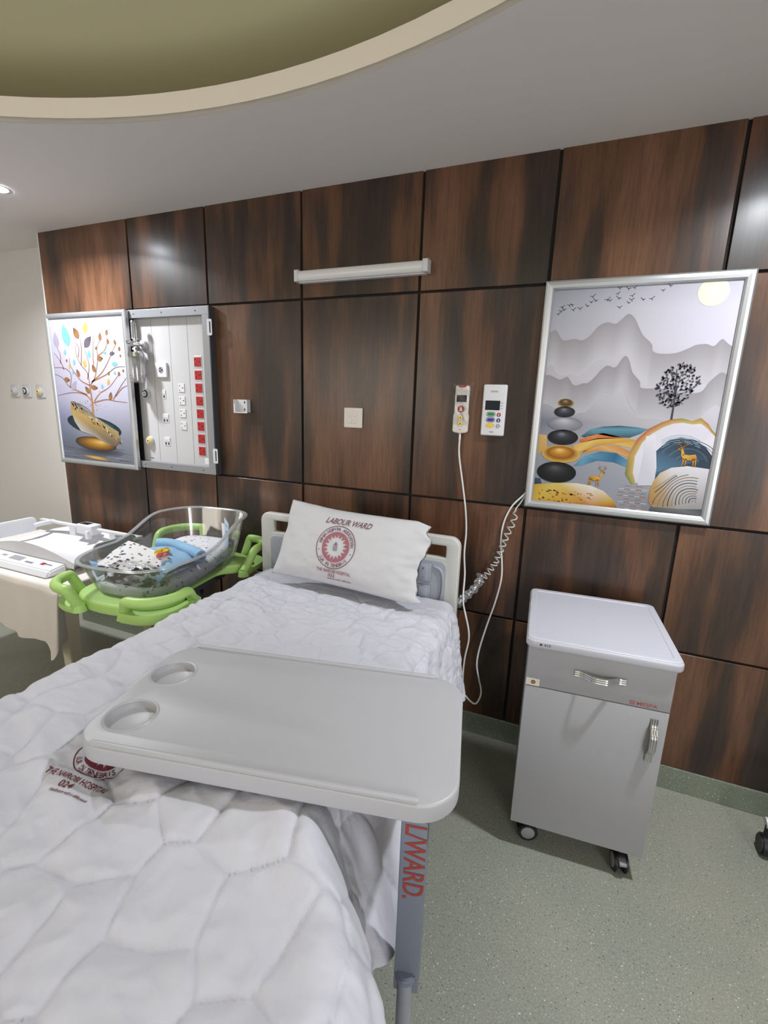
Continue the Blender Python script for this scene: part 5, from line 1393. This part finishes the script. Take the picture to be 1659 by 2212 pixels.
# green frame
bm = BM()
half = []
for k in range(41):
    y = (HL + .012) * math.sin(PI * (k / 40 - .5))
    wx = (HW - .10 + .105 * float(smooth01((abs(y) - .13) / .12))) * (1 - (abs(y) / (HL + .012)) ** 7) ** .5
    half.append((max(wx, .001), y))
b = plate([half + [(-x, y) for x, y in reversed(half)]], .05, .012, 4); b.transform(Matrix.Translation((0, 0, ZB - .055))); merge(bm, b)
gf = obj('green_frame', bm, 'lime', ba, world=False, smooth=50)
def corner_handle(sx, sy, l0, l1, rise=.062, web=False):
    """raised bumper handle that wraps one corner of the frame; l0 along the end, l1 along the side"""
    r = .13; hw, hl = HW + .045, HL + .05
    P2 = []
    for k in range(4): P2.append((hw - r - l0 * (1 - k / 4), hl))
    for k in range(9): t = PI / 2 - k * PI / 16; P2.append((hw - r + r * math.cos(t), hl - r + r * math.sin(t)))
    for k in range(1, 5): P2.append((hw, hl - r - l1 * k / 4))
    n = len(P2); bm = BM(); path = []
    for i, (x, y) in enumerate(P2):
        t = i / (n - 1); h = smooth01(min(t, 1 - t) / .16)
        kin = .93 + .07 * h
        path.append((sx * x * kin, sy * y * kin, ZB - .028 + rise * float(h)))
    tube(bm, spline(path, 4), .0215, 14, flat=1.0)
    for t0 in (0, n - 1):
        x, y = P2[t0]
        tube(bm, [(sx * x * .93, sy * y * .93, ZB - .05), (sx * x * .93, sy * y * .93, ZB - .02)], [.03, .022], 14)
    # the solid skirt under the grip, with the slot left open above it
    rows = []
    for i, (x, y) in enumerate(P2):
        o_ = 1.0 if web else .985
        rows.append([bm.verts.new((sx * x * q_, sy * y * q_, z_)) for q_, z_ in ((.90, ZB - .05), (o_, ZB - .052), (o_ + .015, ZB - .04), (o_ + .012, ZB - (.008 if web else .022)), (.93, ZB - (.006 if web else .02)))])
    for i in range(n - 1):
        for k in range(5): bm.faces.new((rows[i][k], rows[i][(k + 1) % 5], rows[i + 1][(k + 1) % 5], rows[i + 1][k]))
    bm.faces.new(rows[0]); bm.faces.new(rows[-1][::-1])
    bmesh.ops.recalc_face_normals(bm, faces=bm.faces)
    return obj('corner_handle', bm, 'lime', ba, world=False, smooth=50)
corner_handle(-1, -1, .02, .02, .08); corner_handle(1, -1, .06, .10, .072, True); corner_handle(-1, 1, .03, .14, .13); corner_handle(1, 1, .02, .12, .098)
# clear tub
def tub_pt(a, f, off=0.0):
    """a: round the outline, f: 0 floor edge .. 1 rim"""
    hw = (.188 + (HW - .188) * f ** .8) - off; hl = (.335 + (HL - .335) * f ** .8) - off
    t = 2 * PI * a; p = 3.4
    c_, s_ = math.cos(t), math.sin(t)
    x = hw * math.copysign(abs(c_) ** (2 / p), c_); y = hl * math.copysign(abs(s_) ** (2 / p), s_)
    k = float(smooth01((y + .08) / .30))
    zr = .985 + (1.075 - .985) * k
    z0 = ZB - .015 + .004
    return (x, y, z0 + (zr - z0) * f)
NA = 96
bm = BM(); grid(NA, 12, lambda u, v: tub_pt(u, v), bm, True); grid(NA, 12, lambda u, v: tub_pt(u, v, .004), bm, True)
bm.faces.new([bm.verts.new(tub_pt(k / NA, 0)) for k in range(NA)])
tub = obj('clear_tub', bm, 'clear', ba, world=False, smooth=60)
bm = BM(); tube(bm, [tub_pt(k / NA, 1, -.006) for k in range(NA)], .0105, 10, True, flat=.55); obj('rolled_rim', bm, 'clear_rim', tub, world=False, smooth=70)
# stand below
bm = BM(); box(bm, -.12, .12, -.26, .26, ZB - .10, ZB - .055, .01); box(bm, .06, .11, -.05, .05, .12, ZB - .1, .006); box(bm, -.05, .0, .16, .22, .12, ZB - .1, .006)
box(bm, -.2, .22, .17, .21, .09, .13, .008); box(bm, -.2, .22, -.06, -.02, .09, .13, .008) ; box(bm, .06, .11, -.1, .24, .09, .13, .008); obj('stand', bm, 'dark_metal', ba, world=False, smooth=35)
for cx, cy in ((-.18, .19), (.2, .19), (-.18, -.04), (.2, -.04)):
    bm = BM(); cyl(bm, (cx - .013, cy, .037), (cx + .013, cy, .037), .0365, seg=24, bev=.004); cyl(bm, (cx, cy, .05), (cx, cy, .1), .01); obj('caster', bm, 'black', ba, world=False, smooth=40)

BAm = origin_of(ba)
def inb(x, y, z): return tuple(BAm @ Vector((x, y, z)))
# mattress in the tub
bm = BM()
def mattress(u, v):
    t = 2 * PI * u; p = 4; c_, s_ = math.cos(t), math.sin(t)
    f = (0.05, .5, .85, .97, 1, 1, .96)[int(round(v * 6))]; z = (0, 0, 0, -.004, -.012, -.034, -.038)[int(round(v * 6))]
    x = .184 * f * math.copysign(abs(c_) ** (2 / p), c_); y = .33 * f * math.copysign(abs(s_) ** (2 / p), s_)
    return inb(x, y, ZB + .05 + z * 1.4 + .05 * float(smooth01((y + .1) / .4)) * (1 if z > -.03 else .8) + .004 * float(vnoise(x * 14, y * 14, 55)))
grid(64, 7, mattress, bm, True)
mt = obj('bassinet_mattress', bm, 'pale_print', None, smooth=60); tag(mt, 'small mattress with pale printed sheet inside the clear bassinet tub', 'mattress')
# light blue blanket, rolled edge towards the head
bm = BM()
def blanket(u, v):
    x = -.15 + .31 * u; y = -.25 + .30 * v
    z = ZB + .078 + .055 * math.sin(PI * min(1, v * 1.02)) ** .6 + .012 * float(vnoise(u * 5, v * 5, 61)) - .03 * (2 * u - 1) ** 4
    y += .03 * math.sin(u * 4) - .04 * (u - .5)
    if v > .82: z -= (v - .82) * .22; y -= (v - .82) * .10
    return inb(x, y, z)
grid(40, 40, blanket, bm)
for k, rr in enumerate((.030, .019)):
    tube(bm, [inb(-.14 + .30 * t, .045 + .03 * math.sin((t) * 4) - .04 * (t - .5), ZB + .108 - .012 * t + .004 * math.sin(t * 9)) for t in [q / 20 for q in range(21)]], rr, 12)
bl = obj('baby_blanket', bm, 'blue_cloth', None, smooth=60); tag(bl, 'folded light blue baby blanket lying across the bassinet mattress', 'blanket')
# white printed cloth leaning over the blanket
bm = BM()
def sheet(u, v):
    x = -.165 + .25 * u + .03 * v; y = -.285 + .16 * v - .02 * u
    z = ZB + .108 + .075 * v * (1 - .45 * u) + .010 * float(vnoise(u * 4, v * 4, 71)) - .02 * u * u
    return inb(x, y, z)
def sheet2(u, v):
    p = sheet(u, v); q = inb(0, 0, 0)
    return (p[0] + .002, p[1] + .012, p[2] - .007)
grid(34, 28, sheet, bm); grid(34, 28, sheet2, bm)
grid(34, 5, lambda u, w: (lambda p: inb(*(Vector(BAm.inverted() @ Vector(p)) + Vector((0.006 * w, .05 * w * w, -.05 * w)))))(sheet(u, 1)), bm)
sh = obj('printed_cloth', bm, 'white_print', None, smooth=60); tag(sh, 'folded white cloth with small dark print propped in the foot of bassinet', 'cloth')
# clear bag of baby things at the foot
bg = thing('plastic_bag', 'clear plastic bag with black and brown print at the foot of the bassinet', 'bag', inb(.02, -.25, ZB))
bm = BM()
def bag(u, v):
    t = 2 * PI * u; ph = PI * (v - .5)
    w = 1 + .16 * float(vnoise(math.cos(t) * 3 + 9, math.sin(t) * 3 + v * 5, 81))
    return inb(.02 + .16 * w * math.cos(t) * math.cos(ph) ** .7, -.262 + .055 * w * math.sin(t) * math.cos(ph) ** .7, ZB + .075 + .06 * w * math.sin(ph))
grid(48, 24, bag, bm, True); obj('film', bm, 'film', bg, smooth=70)
rr_ = random.Random(12)
bm = BM(); cl = bm.loops.layers.color.new('Col')
pal = [(20, 20, 22), (24, 22, 24), (20, 20, 24), (58, 40, 36), (86, 60, 54), (140, 116, 112), (206, 196, 194), (28, 26, 26)]
for i in range(70):
    u, v = rr_.uniform(.5, 1.0), rr_.uniform(.25, .8)
    s_ = rr_.uniform(.014, .04); c_ = rr_.choice(pal)
    if rr_.random() < .55 and .62 < u < .9: c_ = pal[rr_.randint(0, 3)]
    o_ = [rr_.uniform(0, 6.28) for _ in range(1)][0]
    vs = []
    for k in range(6):
        a_ = o_ + 2 * PI * k / 6; rad = s_ * rr_.uniform(.5, 1.1)
        p = Vector(bag((u + rad * math.cos(a_) * 1.0) % 1, min(.97, max(.03, v + rad * 2.6 * math.sin(a_))))); c0 = Vector(inb(.025, -.262, ZB + .062))
        vs.append(bm.verts.new(c0 + (p - c0) * (1.012 + .004 * (i % 5))))
    f = bm.faces.new(vs)
    for l in f.loops: l[cl] = (c_[0] / 255, c_[1] / 255, c_[2] / 255, 1)
obj('printed_motifs', bm, 'floral', bg)
bm = BM(); cl = None
for i in range(5):
    cyl(bm, inb(-.07 + i * .04, -.25, ZB + .05 + .008 * (i % 2)), inb(-.04 + i * .04, -.265, ZB + .085 + .01 * (i % 3)), .018, .012, 10)
obj('contents', bm, 'paper', bg, smooth=50)
# toy coloured cloth corner (yellow and coral) beside the blanket
for (nm, m_, lab, cat, o_, s_) in [('folded_bib', 'yellow', 'yellow folded cloth showing between printed cloth and blue blanket', 'cloth', (.05, -.125), .042), ('coral_sock', None, 'small coral pink knitted piece lying on the blue blanket', 'clothing', (.085, -.165), .03)]:
    bm = BM()
    def lump(u, v):
        t = 2 * PI * u; ph = PI * (v - .5)
        return inb(o_[0] + s_ * (1 + .3 * math.sin(3 * t)) * math.cos(t) * math.cos(ph) * .6, o_[1] + s_ * math.sin(t) * math.cos(ph), ZB + .148 + s_ * .14 * math.sin(ph) + .006 * math.sin(5 * t))
    grid(24, 12, lump, bm, True)
    if m_ is None:
        M['coral'] = mat('coral_knit', (214, 120, 118), 0.9); m_ = 'coral'
    t_ = obj(nm, bm, m_, None, smooth=60); tag(t_, lab, cat)
# cards standing at the head of the tub
for (nm, m_, lab, x, y, w, h, tilt) in [('name_card', 'card', 'pale blue paper card standing at the head end of the bassinet tub', .155, .22, .085, .13, .18), ('folded_paper', 'paper', 'white folded paper behind the pale blue card in the bassinet', .10, .285, .09, .085, -.1)]:
    mx = BAm @ Matrix.Translation((x, y, ZB + .10)) @ Matrix.Rotation(-.75, 4, 'Z') @ Matrix.Rotation(tilt, 4, 'Y')
    bm = BM(); box(bm, -w / 2, w / 2, -.001, .001, 0, h, 0); bm.transform(mx)
    t_ = obj(nm, bm, m_, None); tag(t_, lab, 'card' if nm == 'name_card' else 'paper')
    if nm == 'name_card':
        bm = BM(); box(bm, -.03, .02, -.0016, .0016, .10, .104); box(bm, -.01, .006, -.0016, .0016, .06, .072); bm.transform(mx); obj('printed_marks', bm, 'dark_metal', t_)
